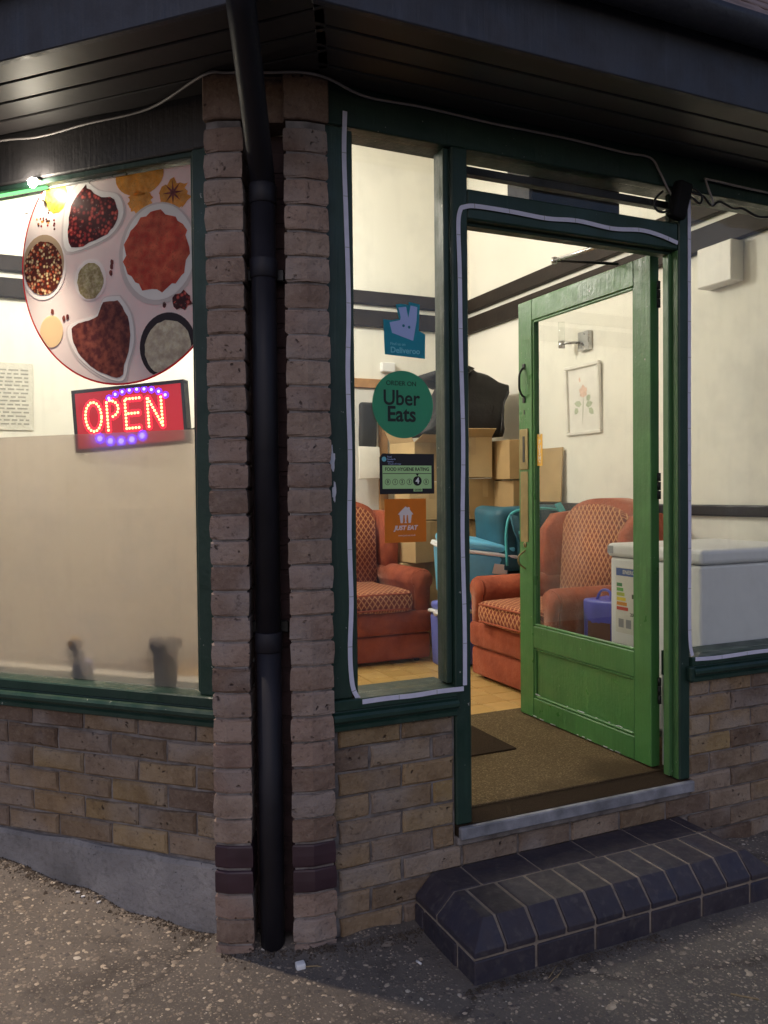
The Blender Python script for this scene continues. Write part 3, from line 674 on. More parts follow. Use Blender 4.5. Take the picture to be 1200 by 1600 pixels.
# ================================================================== DOOR (standing open at a right angle)
DX0, DX1, DY0, DY1, DZ0, DZ1 = 1.195, 1.239, .126, 1.034, .250, 2.245
dr = empty('shop_door', (DX0, DY0, DZ0), 0, 'bright green half-glazed wooden door standing open into the shop', 'door')
def dbox(name, y0, y1, z0, z1, mat='green_door', x0=DX0, x1=DX1, par=dr, bev=.003):
    return box(name, x0-DX0, x1-DX0, y0-DY0, y1-DY0, z0-DZ0, z1-DZ0, mat, par, bev)
dbox('stile', DY0, .222, DZ0, DZ1); dbox('stile', .922, DY1, DZ0, DZ1)
dbox('rail', .2225, .9215, 2.145, DZ1); dbox('rail', .2225, .9215, .585, .690); dbox('rail', .2225, .9215, DZ0, .345)
pn = dbox('panel', .2225, .9215, .3455, .5845, x0=DX0+.013, x1=DX1-.013, bev=0)
for a in ((.2228, .236, .346, .584), (.908, .9212, .346, .584)): dbox('panel_moulding', a[0], a[1], a[2], a[3], x0=DX0+.004, x1=DX0+.0129, par=dr, bev=.004)
for a in ((.2362, .9078, .346, .359), (.2362, .9078, .571, .584)): dbox('panel_moulding', a[0], a[1], a[2], a[3], x0=DX0+.004, x1=DX0+.0129, par=dr, bev=.004)
dbox('pane', .2228, .9212, .6905, 2.1445, 'glass', DX0+.020, DX0+.024, bev=0)
for a in ((.2228, .234, .6905, 2.1445), (.910, .9212, .6905, 2.1445)): dbox('glazing_bead', *a, x0=DX0+.005, x1=DX0+.0195, bev=.003)
for a in ((.2342, .9098, .6905, .702), (.2342, .9098, 2.133, 2.1445)): dbox('glazing_bead', *a, x0=DX0+.005, x1=DX0+.0195, bev=.003)
pp = dbox('push_plate', .955, 1.018, 1.09, 1.43, 'brass', DX0-.003, DX0-.0002, bev=.001)
lb = dbox('letter_plate', .950, 1.022, 1.44, 1.635, 'brass', DX0-.006, DX0-.0002, bev=.002)
dbox('slot', .975, .992, 1.475, 1.60, 'black_plastic', DX0-.0075, DX0-.0062, bev=0)
def dpt(x, y, z): return (x-DX0, y-DY0, z-DZ0)
tube('pull_handle', [dpt(*p) for p in spline([(DX0, .985, 1.79), (DX0-.014, .986, 1.80), (DX0-.027, .985, 1.825), (DX0-.029, .985, 1.86), (DX0-.027, .985, 1.895), (DX0-.014, .986, 1.92), (DX0, .985, 1.93)], 4)], .0055, 'iron', dr, 8)
for z in (1.775, 1.935): dbox('handle_rose', .974, .996, z-.014, z+.014, 'iron', DX0-.005, DX0-.0002, bev=.002)
dbox('keyhole', .981, .990, 1.705, 1.727, 'black_plastic', DX0-.0015, DX0-.0001, bev=0)
revolve('escutcheon', [(.013, 0), (.013, .003), (.009, .005)], 'brass', dr, 14, dpt(DX0, .985, 1.075), (0, R(-90), 0))
dbox('keyhole', .982, .988, 1.066, 1.083, 'black_plastic', DX0-.0062, DX0-.0051, bev=0)
tube('bow_handle', [dpt(*p) for p in spline([(DX0, .985, .96), (DX0-.012, .985, .968), (DX0-.034, .985, .985), (DX0-.040, .985, 1.005), (DX0-.034, .985, 1.025), (DX0-.012, .985, 1.04), (DX0, .985, 1.048)], 4)], .0045, 'brass', dr, 8)
for z in (.5, 1.30, 2.04):
    for zz in (0, .035, .07): tube('hinge', [dpt(1.2255, DY0-.012, z+zz), dpt(1.2255, DY0-.012, z+zz+.032)], .007, 'iron', dr, 8)
# chipped paint along the panel foot and the door bottom
cr = random.Random(11)
for i in range(26):
    y = cr.uniform(.25, .9); bot = i % 2
    if bot: blk = (y, .2515+cr.uniform(0, .004)) 
    else: blk = (y, .3605+cr.uniform(-.001, .002))
    w_ = cr.uniform(.006, .03); dbox('paint_chip', blk[0], blk[0]+w_, blk[1], blk[1]+cr.uniform(.002, .005), 'peeled_white', (DX0-.0006 if bot else DX0+.0034), (DX0+.0004 if bot else DX0+.0044), bev=0)
# push sticker
ps_ = tag(box('push_sticker', 0, .0012, -.021, .021, -.075, .075, 'yellow', None, bev=0, loc=(DX0+.0183, .886, 1.53)), 'narrow orange sticker reading PUSH on the door glass', 'sticker')
for i, ch in enumerate('PUSH'): text('letter', ch, .030, 'paper', ps_, (-.0006, 0, .036-.025*i), (R(90), 0, R(-90)), .0006)
for zz in (.062, -.064): text('arrow', '*', .03, 'paper', ps_, (-.0006, 0, zz), (R(90), 0, R(-90)), .001)
# door closer arm
dc = empty('door_closer', (1.19, .35, 2.26), 0, 'metal door closer arm over the open green door', 'door closer')
def dcl(x, y, z): return (x-1.19, y-.35, z-2.26)
tube('arm', [dcl(1.0, .09, 2.265), dcl(1.02, .50, 2.300)], .008, 'steel', dc, 8); tube('arm', [dcl(1.02, .50, 2.30), dcl(1.215, .33, 2.262)], .006, 'iron', dc, 8)
revolve('pivot', [(.012, -.012), (.012, .012)], 'steel', dc, 10, dcl(1.02, .50, 2.30)); box('bracket', -.03, .03, -.015, .015, -.012, .012, 'steel', dc, bev=.002, loc=dcl(1.0, .115, 2.262))

# ---- carpet inside the door and dark mat
tag(box('carpet', .16, 2.2, .107, 1.115, FZ-.005, FZ+.004, 'carpet', bev=.002), 'worn brown carpet square just inside the doorway', 'carpet')
tag(box('door_mat', .34, .86, .56, 1.00, FZ+.0045, FZ+.011, 'dark_mat', bev=.003), 'small dark brown mat lying on the carpet by the doorway', 'mat')

# ================================================================== LAMPS
def pendant(name, x, y, z, label, glow='lamp_glow'):
    e = empty(name, (x, y, z), 0, label, 'lamp')
    revolve('globe', [(.02, -.125), (.07, -.105), (.11, -.06), (.125, 0), (.11, .06), (.07, .105), (.03, .125)], glow, e, 24)
    revolve('gallery', [(.035, .126), (.04, .15), (.02, .18)], 'brass', e, 16); tube('flex', [(0, 0, .18), (0, 0, CZ-z)], .004, 'black_plastic', e, 6)
    revolve('ceiling_rose', [(.05, CZ-z-.03), (.05, CZ-z)], 'white_plastic', e, 16)
pendant('pendant_lamp', .22, 2.35, 2.95, 'lit globe pendant lamp hanging in the shop behind the brick pillar')
pendant('pendant_lamp', -1.42, 2.15, 2.95, 'lit globe pendant lamp hanging in the far left of the shop', 'lamp_glow_soft')
# lit strip at the head of the left window
ls = empty('window_light', lp(-1.14, .035, 2.395), LRZ, 'bright white spot lamp with a green lit strip at the head of the left window', 'lamp')
box('strip', -1.0, -.02, -.004, .004, -.006, .006, 'led_green', ls, bev=.001); box('housing', -1.0, .30, .006, .018, -.003, .012, 'steel', ls, bev=.001)
revolve('bulb', [(.006, -.018), (.014, -.008), (.016, 0), (.012, .008), (.006, .012)], 'led_white', ls, 14, (-.03, -.055, .0)); box('bulb_holder', -.042, -.018, -.05, .02, .010, .016, 'steel', ls, bev=.001)
sl = bpy.data.lights.new('added_pool_spot', 'SPOT'); sl.energy = 190; sl.color = (1, .82, .64); sl.spot_size = R(92); sl.spot_blend = .9; sl.shadow_soft_size = .02  # extra spot added to throw a warm pool of light on the pavement
slo = bpy.data.objects.new('added_pool_spot', sl); COL.objects.link(slo); slo.parent = ls; slo.location = (-.03, -.085, -.01); slo.rotation_euler = (R(-24), 0, 0)
for x in (-.05, -.13): box('clip', x-.004, x+.004, -.012, .0, -.028, -.007, 'white_plastic', ls, bev=.001, rot=(0, R(-25), 0))

# ================================================================== LED TAPE (unlit, round the openings)
def led_tape(name, pts, nrm, label, y):
    e = empty(name, (0, 0, 0), 0, label, 'led tape')
    pts = [Vector((p[0], y + random.uniform(-.0005, .0005), p[1])) for p in pts]; pts = spline(pts, 6)
    ribbon('tape', pts, .0145, nrm, .0022, 'tape_white', e)
    acc = 0
    for a, b in zip(pts, pts[1:]):
        acc += (b-a).length
        if acc > .13:
            acc = 0; d = (b-a).normalized(); s_ = d.cross(Vector(nrm)).normalized(); m = (a+b)/2+Vector(nrm)*.0024
            bm = bmesh.new(); vs = [bm.verts.new(m+d*u*.0012+s_*t*.0070) for u, t in ((-1, -1), (1, -1), (1, 1), (-1, 1))]; bm.faces.new(vs); link('solder_mark', tomesh(bm, 'mark'), 'grey_plastic', e)
    return e
led_tape('led_tape', [(-.117, 2.50), (-.121, 2.36), (-.116, 2.15), (-.112, 1.90), (-.117, 1.70), (-.113, 1.45), (-.118, 1.22), (-.114, 1.0), (-.120, .85), (-.113, .74), (-.092, .694)], (0, -1, 0), 'unlit white led tape down the left side of the narrow window', .0015)
led_tape('led_tape', [(-.088, .690), (.0, .6915), (.09, .690), (.18, .693), (.272, .692)], (0, -1, 0), 'unlit white led tape along the sill of the narrow window', -.0165)
led_tape('led_tape', [(.283, .70), (.284, .9), (.279, 1.2), (.284, 1.5), (.278, 1.8), (.276, 2.05), (.272, 2.2), (.280, 2.252), (.296, 2.264), (.34, 2.272), (.48, 2.272), (.62, 2.268), (.75, 2.276), (.90, 2.268), (1.03, 2.278), (1.12, 2.270), (1.205, 2.252)], (0, -1, 0), 'unlit white led tape up the mullion and over the doorway', -.0055)
led_tape('led_tape', [(1.262, 2.42), (1.263, 2.0), (1.262, 1.6), (1.263, 1.2), (1.262, .9), (1.264, .76), (1.276, .705)], (0, -1, 0), 'unlit white led tape down the side window next to the door post', -.0055)
led_tape('led_tape', [(1.28, .694), (1.4, .690), (1.6, .693), (1.8, .690), (2.1, .692), (2.4, .690)], (0, -1, 0), 'unlit white led tape along the sill of the side window', -.0165)
# cables under the soffit
c1 = [lp(-2.2, -.012, 2.54), lp(-1.4, -.012, 2.56), lp(-1.15, -.012, 2.545), lp(-.95, -.012, 2.555), lp(-.7, -.012, 2.562)]
c1 += [Vector((-.53, .085, 2.566)), Vector((-.47, .045, 2.567)), Vector((-.36, -.005, 2.566)), Vector((-.27, -.045, 2.566)), Vector((-.19, -.048, 2.563)), Vector((-.05, -.008, 2.553)), Vector((.15, -.006, 2.558)), Vector((.4, -.006, 2.552)), Vector((.7, -.006, 2.553)), Vector((.95, -.006, 2.545)), Vector((1.075, -.006, 2.545)), Vector((1.12, -.006, 2.50)), Vector((1.16, -.008, 2.44)), Vector((1.20, -.008, 2.40))]
tag(tube('cable', spline(c1, 6), .0042, 'cable_grey', None, 6), 'thin grey cable run along the top of the shopfront under the eaves', 'cable')
c2 = [(1.20, -.02, 2.46), (1.26, -.03, 2.435), (1.31, -.028, 2.43), (1.36, -.02, 2.405), (1.40, -.02, 2.425), (1.47, -.02, 2.41), (1.52, -.02, 2.415), (1.6, -.02, 2.395), (1.68, -.02, 2.40), (1.85, -.02, 2.39)]
tag(tube('cable', spline(c2, 5), .005, 'black_plastic', None, 6), 'black cable sagging across the top of the side window', 'cable')
c3 = [(1.9, -.01, 2.50), (1.6, -.012, 2.50), (1.36, -.012, 2.505), (1.335, -.016, 2.50), (1.345, -.022, 2.46), (1.365, -.022, 2.42), (1.355, -.022, 2.405)]
tag(tube('cable', spline(c3, 5), .0045, 'cable_grey', None, 6), 'grey brown cable bent down over the side window head', 'cable')
c4 = [(1.13, -.01, 2.43), (1.09, -.022, 2.40), (1.075, -.025, 2.37), (1.10, -.022, 2.35), (1.15, -.015, 2.36), (1.20, -.03, 2.40), (1.25, -.03, 2.45), (1.30, -.03, 2.43), (1.29, -.03, 2.40), (1.25, -.025, 2.42), (1.21, -.02, 2.38)]
tag(tube('cable', spline(c4, 5), .0045, 'black_plastic', None, 6), 'tangle of black cable at the top corner of the doorway', 'cable')
jb = tag(box('junction_box', -.036, .03, -.045, 0., -.075, .06, 'iron_black', None, bev=.012, seg=2, loc=(1.20, -.006, 2.41), rot=(R(8), R(10), 0)), 'black electrical junction box at the top of the door post', 'box')
# ================================================================== STICKERS ON THE NARROW WINDOW (outer face of the glass)
GY = .0405
vinyl('v_teal', (.04, .31, .42)); vinyl('v_lilac', (.45, .55, .88), through=.25); vinyl('v_green', (.085, .36, .25)); vinyl('v_ink', (.008, .01, .012), through=.1)
vinyl('v_black', (.012, .010, .016), through=.05); vinyl('v_lime', (.50, .78, .36), through=.2); vinyl('v_orange', (.62, .27, .045)); vinyl('v_pale', (.80, .72, .70), through=.12); vinyl('v_white', (.85, .85, .85), through=.1); vinyl('v_lightteal', (.20, .58, .68), through=.2)
RX = (R(90), 0, 0)
def disc_pts(r, n=48, cx=0, cz=0, ry=None): return [(cx+r*math.cos(2*math.pi*k/n), cz+(ry or r)*math.sin(2*math.pi*k/n)) for k in range(n)]
def flat(name, pts, y, mat, parent, th=.0004): return prism(name, pts, y, y+th, mat, parent, axis='Y')
e = empty('window_sticker', (.097, GY, 1.83), 0, 'blue die-cut delivery sticker with a pale animal head emblem, topmost on the narrow window', 'sticker')
def cv(pts):   # photo-zoom outline to sticker metres
    return [((x-300)*.000312, -(y-470)*.000283+.0) for x, y in pts]
flat('backing', cv([(60, 262), (150, 268), (240, 245), (225, 190), (203, 85), (260, 72), (350, 78), (352, 42), (480, 62), (463, 360), (500, 378), (540, 398), (535, 678), (75, 655)]), -.0006, 'v_teal', e)
flat('emblem', cv([(130, 292), (250, 258), (258, 225), (232, 118), (320, 100), (345, 225), (372, 82), (450, 92), (440, 250), (400, 478), (385, 478), (158, 408)]), -.0011, 'v_lilac', e)
for x, y in ((288, 318), (352, 330)): flat('eye', [((x-300)*.000312+a, -(y-470)*.000283+b) for a, b in disc_pts(.0045, 14)], -.0016, 'v_teal', e)
text('wording', 'Find us on', .013, 'v_lightteal', e, (-.024, -.0008, -.017), RX, .0002); text('wording', 'Deliveroo', .026, 'v_lightteal', e, (.002, -.0008, -.037), RX, .0006)
e = empty('window_sticker', (.0895, GY, 1.62), 0, 'round green sticker with large black lettering on the narrow window', 'sticker')
flat('backing', disc_pts(.1085, 64), -.0006, 'v_green', e)
text('wording', 'ORDER ON', .021, 'v_ink', e, (-.006, -.0008, .067), RX, .0001)
text('wording', 'Uber', .068, 'v_ink', e, (-.006, -.0008, .019), RX, .0010, sx=.93); text('wording', 'Eats', .068, 'v_ink', e, (-.006, -.0008, -.033), RX, .0016, sx=.93)
e = empty('window_sticker', (.102, GY, 1.396), 0, 'black and green food hygiene rating sticker showing a 4', 'sticker')
flat('backing', [(-.098, -.064), (.098, -.064), (.098, .066), (-.086, .066), (-.098, .054)], -.0006, 'v_black', e)
flat('panel', [(-.088, -.047), (.088, -.047), (.088, .028), (-.088, .028)], -.0011, 'v_lime', e); flat('tab', [(.022, -.056), (.054, -.056), (.054, -.044), (.022, -.044)], -.0012, 'v_lime', e)
text('wording', 'FOOD HYGIENE RATING', .0155, 'v_ink', e, (0, -.0013, .0155), RX, .0002, sx=.92); flat('rule', [(-.087, .001), (.087, .001), (.087, .0028), (-.087, .0028)], -.0015, 'v_ink', e)
text('wording', 'GOOD', .008, 'v_ink', e, (.038, -.0014, -.051), RX, .0002)
for i, x in enumerate((-.070, -.044, -.019, .007, .036, .068)):
    if i == 4: flat('rating_disc', disc_pts(.0155, 28, x, -.022), -.0016, 'v_ink', e); text('digit', '4', .026, 'v_white', e, (x, -.0019, -.022), RX, .0008); flat('pointer', [(x-.006, .002), (x+.006, .002), (x, -.007)], -.0016, 'v_ink', e)
    else:
        bm = bmesh.new(); a = [bm.verts.new((px, -.0014, pz)) for px, pz in disc_pts(.0098, 24, x, -.025)]; b = [bm.verts.new((px, -.0014, pz)) for px, pz in disc_pts(.0086, 24, x, -.025)]
        for k in range(24): bm.faces.new((a[k], a[(k+1) % 24], b[(k+1) % 24], b[k]))
        link('rating_ring', tomesh(bm, 'ring'), 'v_ink', e); text('digit', str(i), .0135, 'v_ink', e, (x, -.0014, -.025), RX, .0002)
flat('crest', disc_pts(.008, 20, -.082, .048), -.0011, 'v_lightteal', e)
text('wording', 'Food\nStandards\nAgency', .0075, 'v_lilac', e, (-.071, -.0008, .048), RX, align='LEFT'); text('wording', 'food.gov.uk/ratings', .006, 'v_lilac', e, (-.045, -.0008, .033), RX)
e = empty('window_sticker', (.0945, GY, 1.246), 0, 'square orange sticker with a pale house emblem, lowest on the narrow window', 'sticker')
flat('backing', [(-.0745, -.0705), (.0745, -.0705), (.0745, .0705), (-.0745, .0705)], -.0006, 'v_orange', e)
hs = [(-.028, .020), (-.014, .034), (0, .046), (.007, .041), (.009, .044), (.015, .042), (.016, .034), (.028, .020), (.022, .019), (.018, -.008), (.010, -.008), (.008, .018), (.004, .018), (.002, -.003), (.005, -.008), (-.005, -.008), (-.002, -.003), (-.004, .018), (-.008, .018), (-.010, -.008), (-.018, -.008), (-.022, .019)]
flat('emblem', hs, -.0011, 'v_pale', e); text('wording', 'JUST EAT', .020, 'v_pale', e, (.0, -.0008, -.024), RX, .0008, shear=.25); text('wording', 'www.just-eat.co.uk', .008, 'v_pale', e, (.004, -.0008, -.048), RX)

# ================================================================== SPICE DISC on the left glass
vinyl('p_white', (.88, .85, .82)); vinyl('p_red_rim', (.62, .03, .04)); vinyl('p_yellow', (.78, .64, .05), (.92, .80, .16), 90); vinyl('p_chilli', (.40, .03, .03), (.70, .11, .08), 75, kind='vor')
vinyl('p_orange', (.90, .46, .06), (.95, .58, .14), 50); vinyl('p_paprika', (.66, .075, .035), (.88, .22, .10), 24, .5); vinyl('p_pepper', (.72, .14, .05), (.88, .74, .42), 95, kind='vor')
vinyl('p_seed', (.52, .45, .20), (.82, .75, .50), 110, .5); vinyl('p_dry', (.17, .04, .04), (.50, .15, .10), 38, .52); vinyl('p_cream', (.86, .78, .58), (.95, .90, .74), 90); vinyl('p_beige', (.86, .72, .46)); vinyl('p_dark', (.05, .03, .035)); vinyl('p_bowl', (.92, .90, .88)); vinyl('p_bowl_tan', (.58, .44, .30)); vinyl('p_bowl_shade', (.74, .70, .68))
sp = empty('window_print', lp(-.87, .0495, 2.125), LRZ, 'large round spice bowl print stuck on the left window', 'print')
def sq(q, z): return (-(q-.87), z-2.125)
CL = (-.283, .293, .283)     # clip: left-right limits handled below
def clip(pts):
    """keep a print outline within the round, the glass head and the right-hand post."""
    def cut(poly, inside, inter):
        out = []
        for i, p in enumerate(poly):
            q_ = poly[i-1]
            if inside(p):
                if not inside(q_): out.append(inter(q_, p))
                out.append(p)
            elif inside(q_): out.append(inter(q_, p))
        return out
    for ax, lim in ((0, .29), (1, .268)):
        def ins(p): return p[ax] <= lim+1e-9
        def itx(a, b):
            t = (lim-a[ax])/(b[ax]-a[ax]); return (a[0]+(b[0]-a[0])*t, a[1]+(b[1]-a[1])*t)
        pts = cut(pts, ins, itx)
        if not pts: return pts
    r = .412; o = []
    for x, z in pts:
        d = math.hypot(x, z)
        o.append((x*r/d, z*r/d) if d > r else (x, z))
    return o
def layer(name, pts, lv, mat):
    return flat(name, pts, -.0006*lv, mat, sp, .00025)
rim = clip([(.42*math.cos(a), .42*math.sin(a)) for a in [2*math.pi*k/96 for k in range(96)]])
full = []
for k in range(96):
    a = 2*math.pi*k/96; full.append((.42*math.cos(a), .42*math.sin(a)))
def clip2(pts, r):
    out = []
    for x, z in pts: out.append((min(x, .29), min(z, .268)))
    return out
layer('rim', clip2(full, .42), 1, 'p_red_rim'); layer('ground_print', clip2([(x*.985, z*.985) for x, z in full], .41), 2, 'p_white')
def blob(q, z, rx, rz, n=28, wob=0., seed=1):
    rng = random.Random(seed); c = sq(q, z); return clip([(c[0]+rx*math.cos(2*math.pi*k/n)*(1+rng.uniform(-wob, wob)), c[1]+rz*math.sin(2*math.pi*k/n)*(1+rng.uniform(-wob, wob))) for k in range(n)])
layer('petal_print', blob(.79, 2.30, .05, .035, wob=.2), 3, 'p_orange'); layer('petal_print', blob(.655, 2.30, .055, .05, wob=.25, seed=4), 3, 'p_orange')
layer('spice_print', blob(1.135, 2.365, .048, .058, wob=.05), 3, 'p_yellow'); layer('spice_print', blob(.789, 2.385, .095, .066), 3, 'p_orange')
ht = [sq(*p) for p in ((1.008, 2.383), (.959, 2.343), (.894, 2.321), (.875, 2.269), (.908, 2.22), (.971, 2.194), (1.072, 2.183), (1.083, 2.262), (1.059, 2.34))]
hc = (sum(p[0] for p in ht)/9, sum(p[1] for p in ht)/9)
def subdiv(pts, wob, seed):
    rng = random.Random(seed); s_ = spline([(*p, 0) for p in pts+[pts[0]]], 4)[:-1]; return [(p.x+rng.uniform(-wob, wob), p.y+rng.uniform(-wob, wob)) for p in s_]
layer('bowl_print', subdiv([(hc[0]+(x-hc[0])*1.28, hc[1]+(z-hc[1])*1.25+.004) for x, z in ht], 0, 1), 3, 'p_bowl_shade'); layer('bowl_print', subdiv([(hc[0]+(x-hc[0])*1.2, hc[1]+(z-hc[1])*1.18+.006) for x, z in ht], 0, 1), 4, 'p_bowl'); layer('spice_print', subdiv(ht, .003, 2), 5, 'p_chilli')
layer('bowl_print', blob(.723, 2.123, .153, .166, 44), 4, 'p_bowl_shade'); layer('bowl_print', blob(.720, 2.128, .140, .155, 44), 5, 'p_bowl'); layer('spice_print', blob(.727, 2.13, .127, .128, 40, .07, 9), 6, 'p_paprika')
layer('bowl_print', blob(1.194, 2.128, .098, .112), 4, 'p_bowl'); layer('bowl_print', blob(1.194, 2.14, .090, .100), 5, 'p_bowl_tan'); layer('spice_print', blob(1.194, 2.125, .083, .092, 30, .03, 3), 6, 'p_pepper')
layer('bowl_print', blob(.995, 2.066, .066, .07), 4, 'p_bowl'); layer('spice_print', blob(.995, 2.062, .054, .060, 26, .05, 6), 5, 'p_seed')
h2 = [sq(*p) for p in ((.885, 1.986), (.846, 1.929), (.836, 1.849), (.857, 1.785), (.879, 1.73), (.956, 1.751), (1.038, 1.81), (1.075, 1.874), (1.07, 1.914), (1.019, 1.927), (.968, 1.94), (.942, 1.984))]
h2c = (sum(p[0] for p in h2)/12, sum(p[1] for p in h2)/12)
layer('bowl_print', clip(subdiv([(h2c[0]+(x-h2c[0])*1.20, h2c[1]+(z-h2c[1])*1.16) for x, z in h2], 0, 1)), 3, 'p_bowl_shade'); layer('bowl_print', clip(subdiv([(h2c[0]+(x-h2c[0])*1.13, h2c[1]+(z-h2c[1])*1.10+.003) for x, z in h2], 0, 1)), 4, 'p_bowl')
layer('spice_print', clip(subdiv(h2, .002, 5)), 5, 'p_dry')
layer('bowl_print', blob(.691, 1.822, .108, .108, 36), 4, 'p_dark'); layer('spice_print', blob(.689, 1.815, .090, .090, 34, .02, 8), 5, 'p_cream')
layer('spice_print', blob(1.165, 1.905, .05, .055), 4, 'p_beige'); layer('spice_print', blob(.63, 1.962, .035, .03, 14, .3, 3), 6, 'p_chilli')
rng = random.Random(5)
for i in range(26):
    q, z = rng.gauss(1.175, .025), rng.gauss(2.292, .022); layer('peppercorn_print', blob(q, z, .004, .004, 7), 4, rng.choice(('p_chilli', 'p_orange', 'p_dry')))
for q, z in ((.907, 2.10), (.91, 2.08), (1.095, 1.95), (1.159, 1.973), (1.11, 1.945), (.70, 1.955), (.905, 2.115)): layer('clove_print', blob(q, z, .007, .010, 9, .2, int(q*99)), 4, 'p_dry')
sa = []
for k in range(16): r_ = .040 if k % 2 == 0 else .010; c = sq(.66, 2.312); sa.append((c[0]+r_*math.cos(math.pi*k/8), c[1]+r_*math.sin(math.pi*k/8)))
layer('star_anise_print', sa, 5, 'p_dry')

# ================================================================== LIT SIGN reading OPEN
g = G('sign_panel_glow'); MAT['sign_panel_glow'] = g.done(g.bsdf((.055, .008, .012), .45, Emission_Color=(1., .006, .03), Emission_Strength=.5)); plain('sign_frame', (.03, .018, .025), .4)  # panel emission stands in for LED light spilling over the backing
sg = empty('open_sign', lp(-.890, .105, 1.605), 0, 'lit red and blue led sign reading OPEN in the left window', 'sign', rot=(0, R(-3.5), LRZ+R(10)))
SW, SH = .415, .215
box('panel', -SW/2+.012, SW/2-.012, -.003, .003, -SH/2+.012, SH/2-.012, 'sign_panel_glow', sg, bev=0)
for a in ((-SW/2, SW/2, SH/2-.012, SH/2), (-SW/2, SW/2, -SH/2, -SH/2+.012)): box('frame', a[0], a[1], -.006, .032, a[2], a[3], 'sign_frame', sg, bev=.001)
for a in ((-SW/2, -SW/2+.0119), (SW/2-.0119, SW/2)): box('frame', a[0], a[1], -.006, .032, -SH/2+.0122, SH/2-.0122, 'sign_frame', sg, bev=.001)
def sample(paths, step):
    o = []
    for p in paths:
        p = [Vector((*q, 0)) for q in p]; acc = 0; o.append(p[0].copy())
        for a, b in zip(p, p[1:]):
            L_ = (b-a).length; t = step-acc
            while t <= L_+1e-6: o.append(a+(b-a)*(t/L_)); t += step
            acc = (acc+L_) % step
    return o
def leds(name, pts, core, lens, rc, rl, parent):
    bm = bmesh.new()
    for p in pts:
        c = [bm.verts.new((p.x+rl*math.cos(math.pi*k/4), -.0042, p.y+rl*math.sin(math.pi*k/4))) for k in range(8)]; f = bm.faces.new(c); f.material_index = 1  # flat outer disc is a painted glow, not a part of the LED
        d = [bm.verts.new((p.x+rc*math.cos(math.pi*k/3), -.006, p.y+rc*math.sin(math.pi*k/3))) for k in range(6)]; t = bm.verts.new((p.x, -.0105, p.y))
        for k in range(6): bm.faces.new((d[k], d[(k+1) % 6], t)).material_index = 0
    return link(name, tomesh(bm, name), [core, lens], parent)
def arc(cx, cz, rx, rz, a0, a1, n=24): return [(cx+rx*math.cos(R(a0+(a1-a0)*k/n)), cz+rz*math.sin(R(a0+(a1-a0)*k/n))) for k in range(n+1)]
LH = .100; zb = -.040; stp = .0118
LET = [[arc(-.130, zb+LH/2, .030, LH/2, 0, 360)],
       [[(-.078, zb), (-.078, zb+LH)], arc(-.066, zb+LH*.72, .030, LH*.28, 90, -90, 12)],
       [[(-.010, zb), (-.010, zb+LH), (.044, zb+LH)], [(0, zb+LH/2), (.038, zb+LH/2)], [(0, zb), (.046, zb)]],
       [[(.072, zb), (.072, zb+LH), (.122, zb), (.122, zb+LH)]]]
for p in LET: leds('letter', sample(p, stp), 'led_core', 'led_red_halo', .0048, .0135, sg)
leds('blue_arc', sample([arc(.03, .040, .12, .050, 25, 155)], .027), 'led_blue', 'led_blue_halo', .0055, .0125, sg); leds('blue_arc', sample([arc(-.03, -.045, .10, .036, 215, 330)], .040), 'led_blue', 'led_blue_halo', .011, .020, sg)
tag(tube('cable', spline([lp(-.69, .14, 1.56), lp(-.66, .15, 1.56), lp(-.62, .13, 1.59), lp(-.57, .10, 1.62), lp(-.54, .10, 1.60), lp(-.53, .11, 1.2)], 5), .003, 'black_plastic', None, 6), 'thin black lead of the lit sign by the green post', 'cable')
# ornaments on the inner window board, behind the film
e = empty('ornament', lp(-1.10, .098, .702), 0, 'small blue and yellow ornament blurred behind the frosted glass', 'ornament')
revolve('base', [(.03, 0), (.037, .02), (.035, .045), (.022, .06)], 'navy_blue', e, 16); revolve('figure', [(.012, .058), (.022, .07), (.024, .085), (.012, .10)], 'white_plastic', e, 14, (-.012, 0, 0)); revolve('flower', [(.01, .09), (.024, .105), (.026, .125), (.012, .142)], 'yellow', e, 14, (-.024, 0, 0))
e = empty('vase', lp(-.765, .112, .702), 0, 'dark brown fluted pot blurred behind the frosted glass', 'vase')
revolve('body', [(.038, 0), (.040, .05), (.042, .10), (.050, .135), (.044, .135), (.036, .06)], 'rust_brown', e, 18)
for k in range(7): a = 2*math.pi*k/7; revolve('flute', [(.012, .112), (.017, .13), (.010, .150)], 'rust_brown', e, 8, (.042*math.cos(a), .042*math.sin(a), 0))

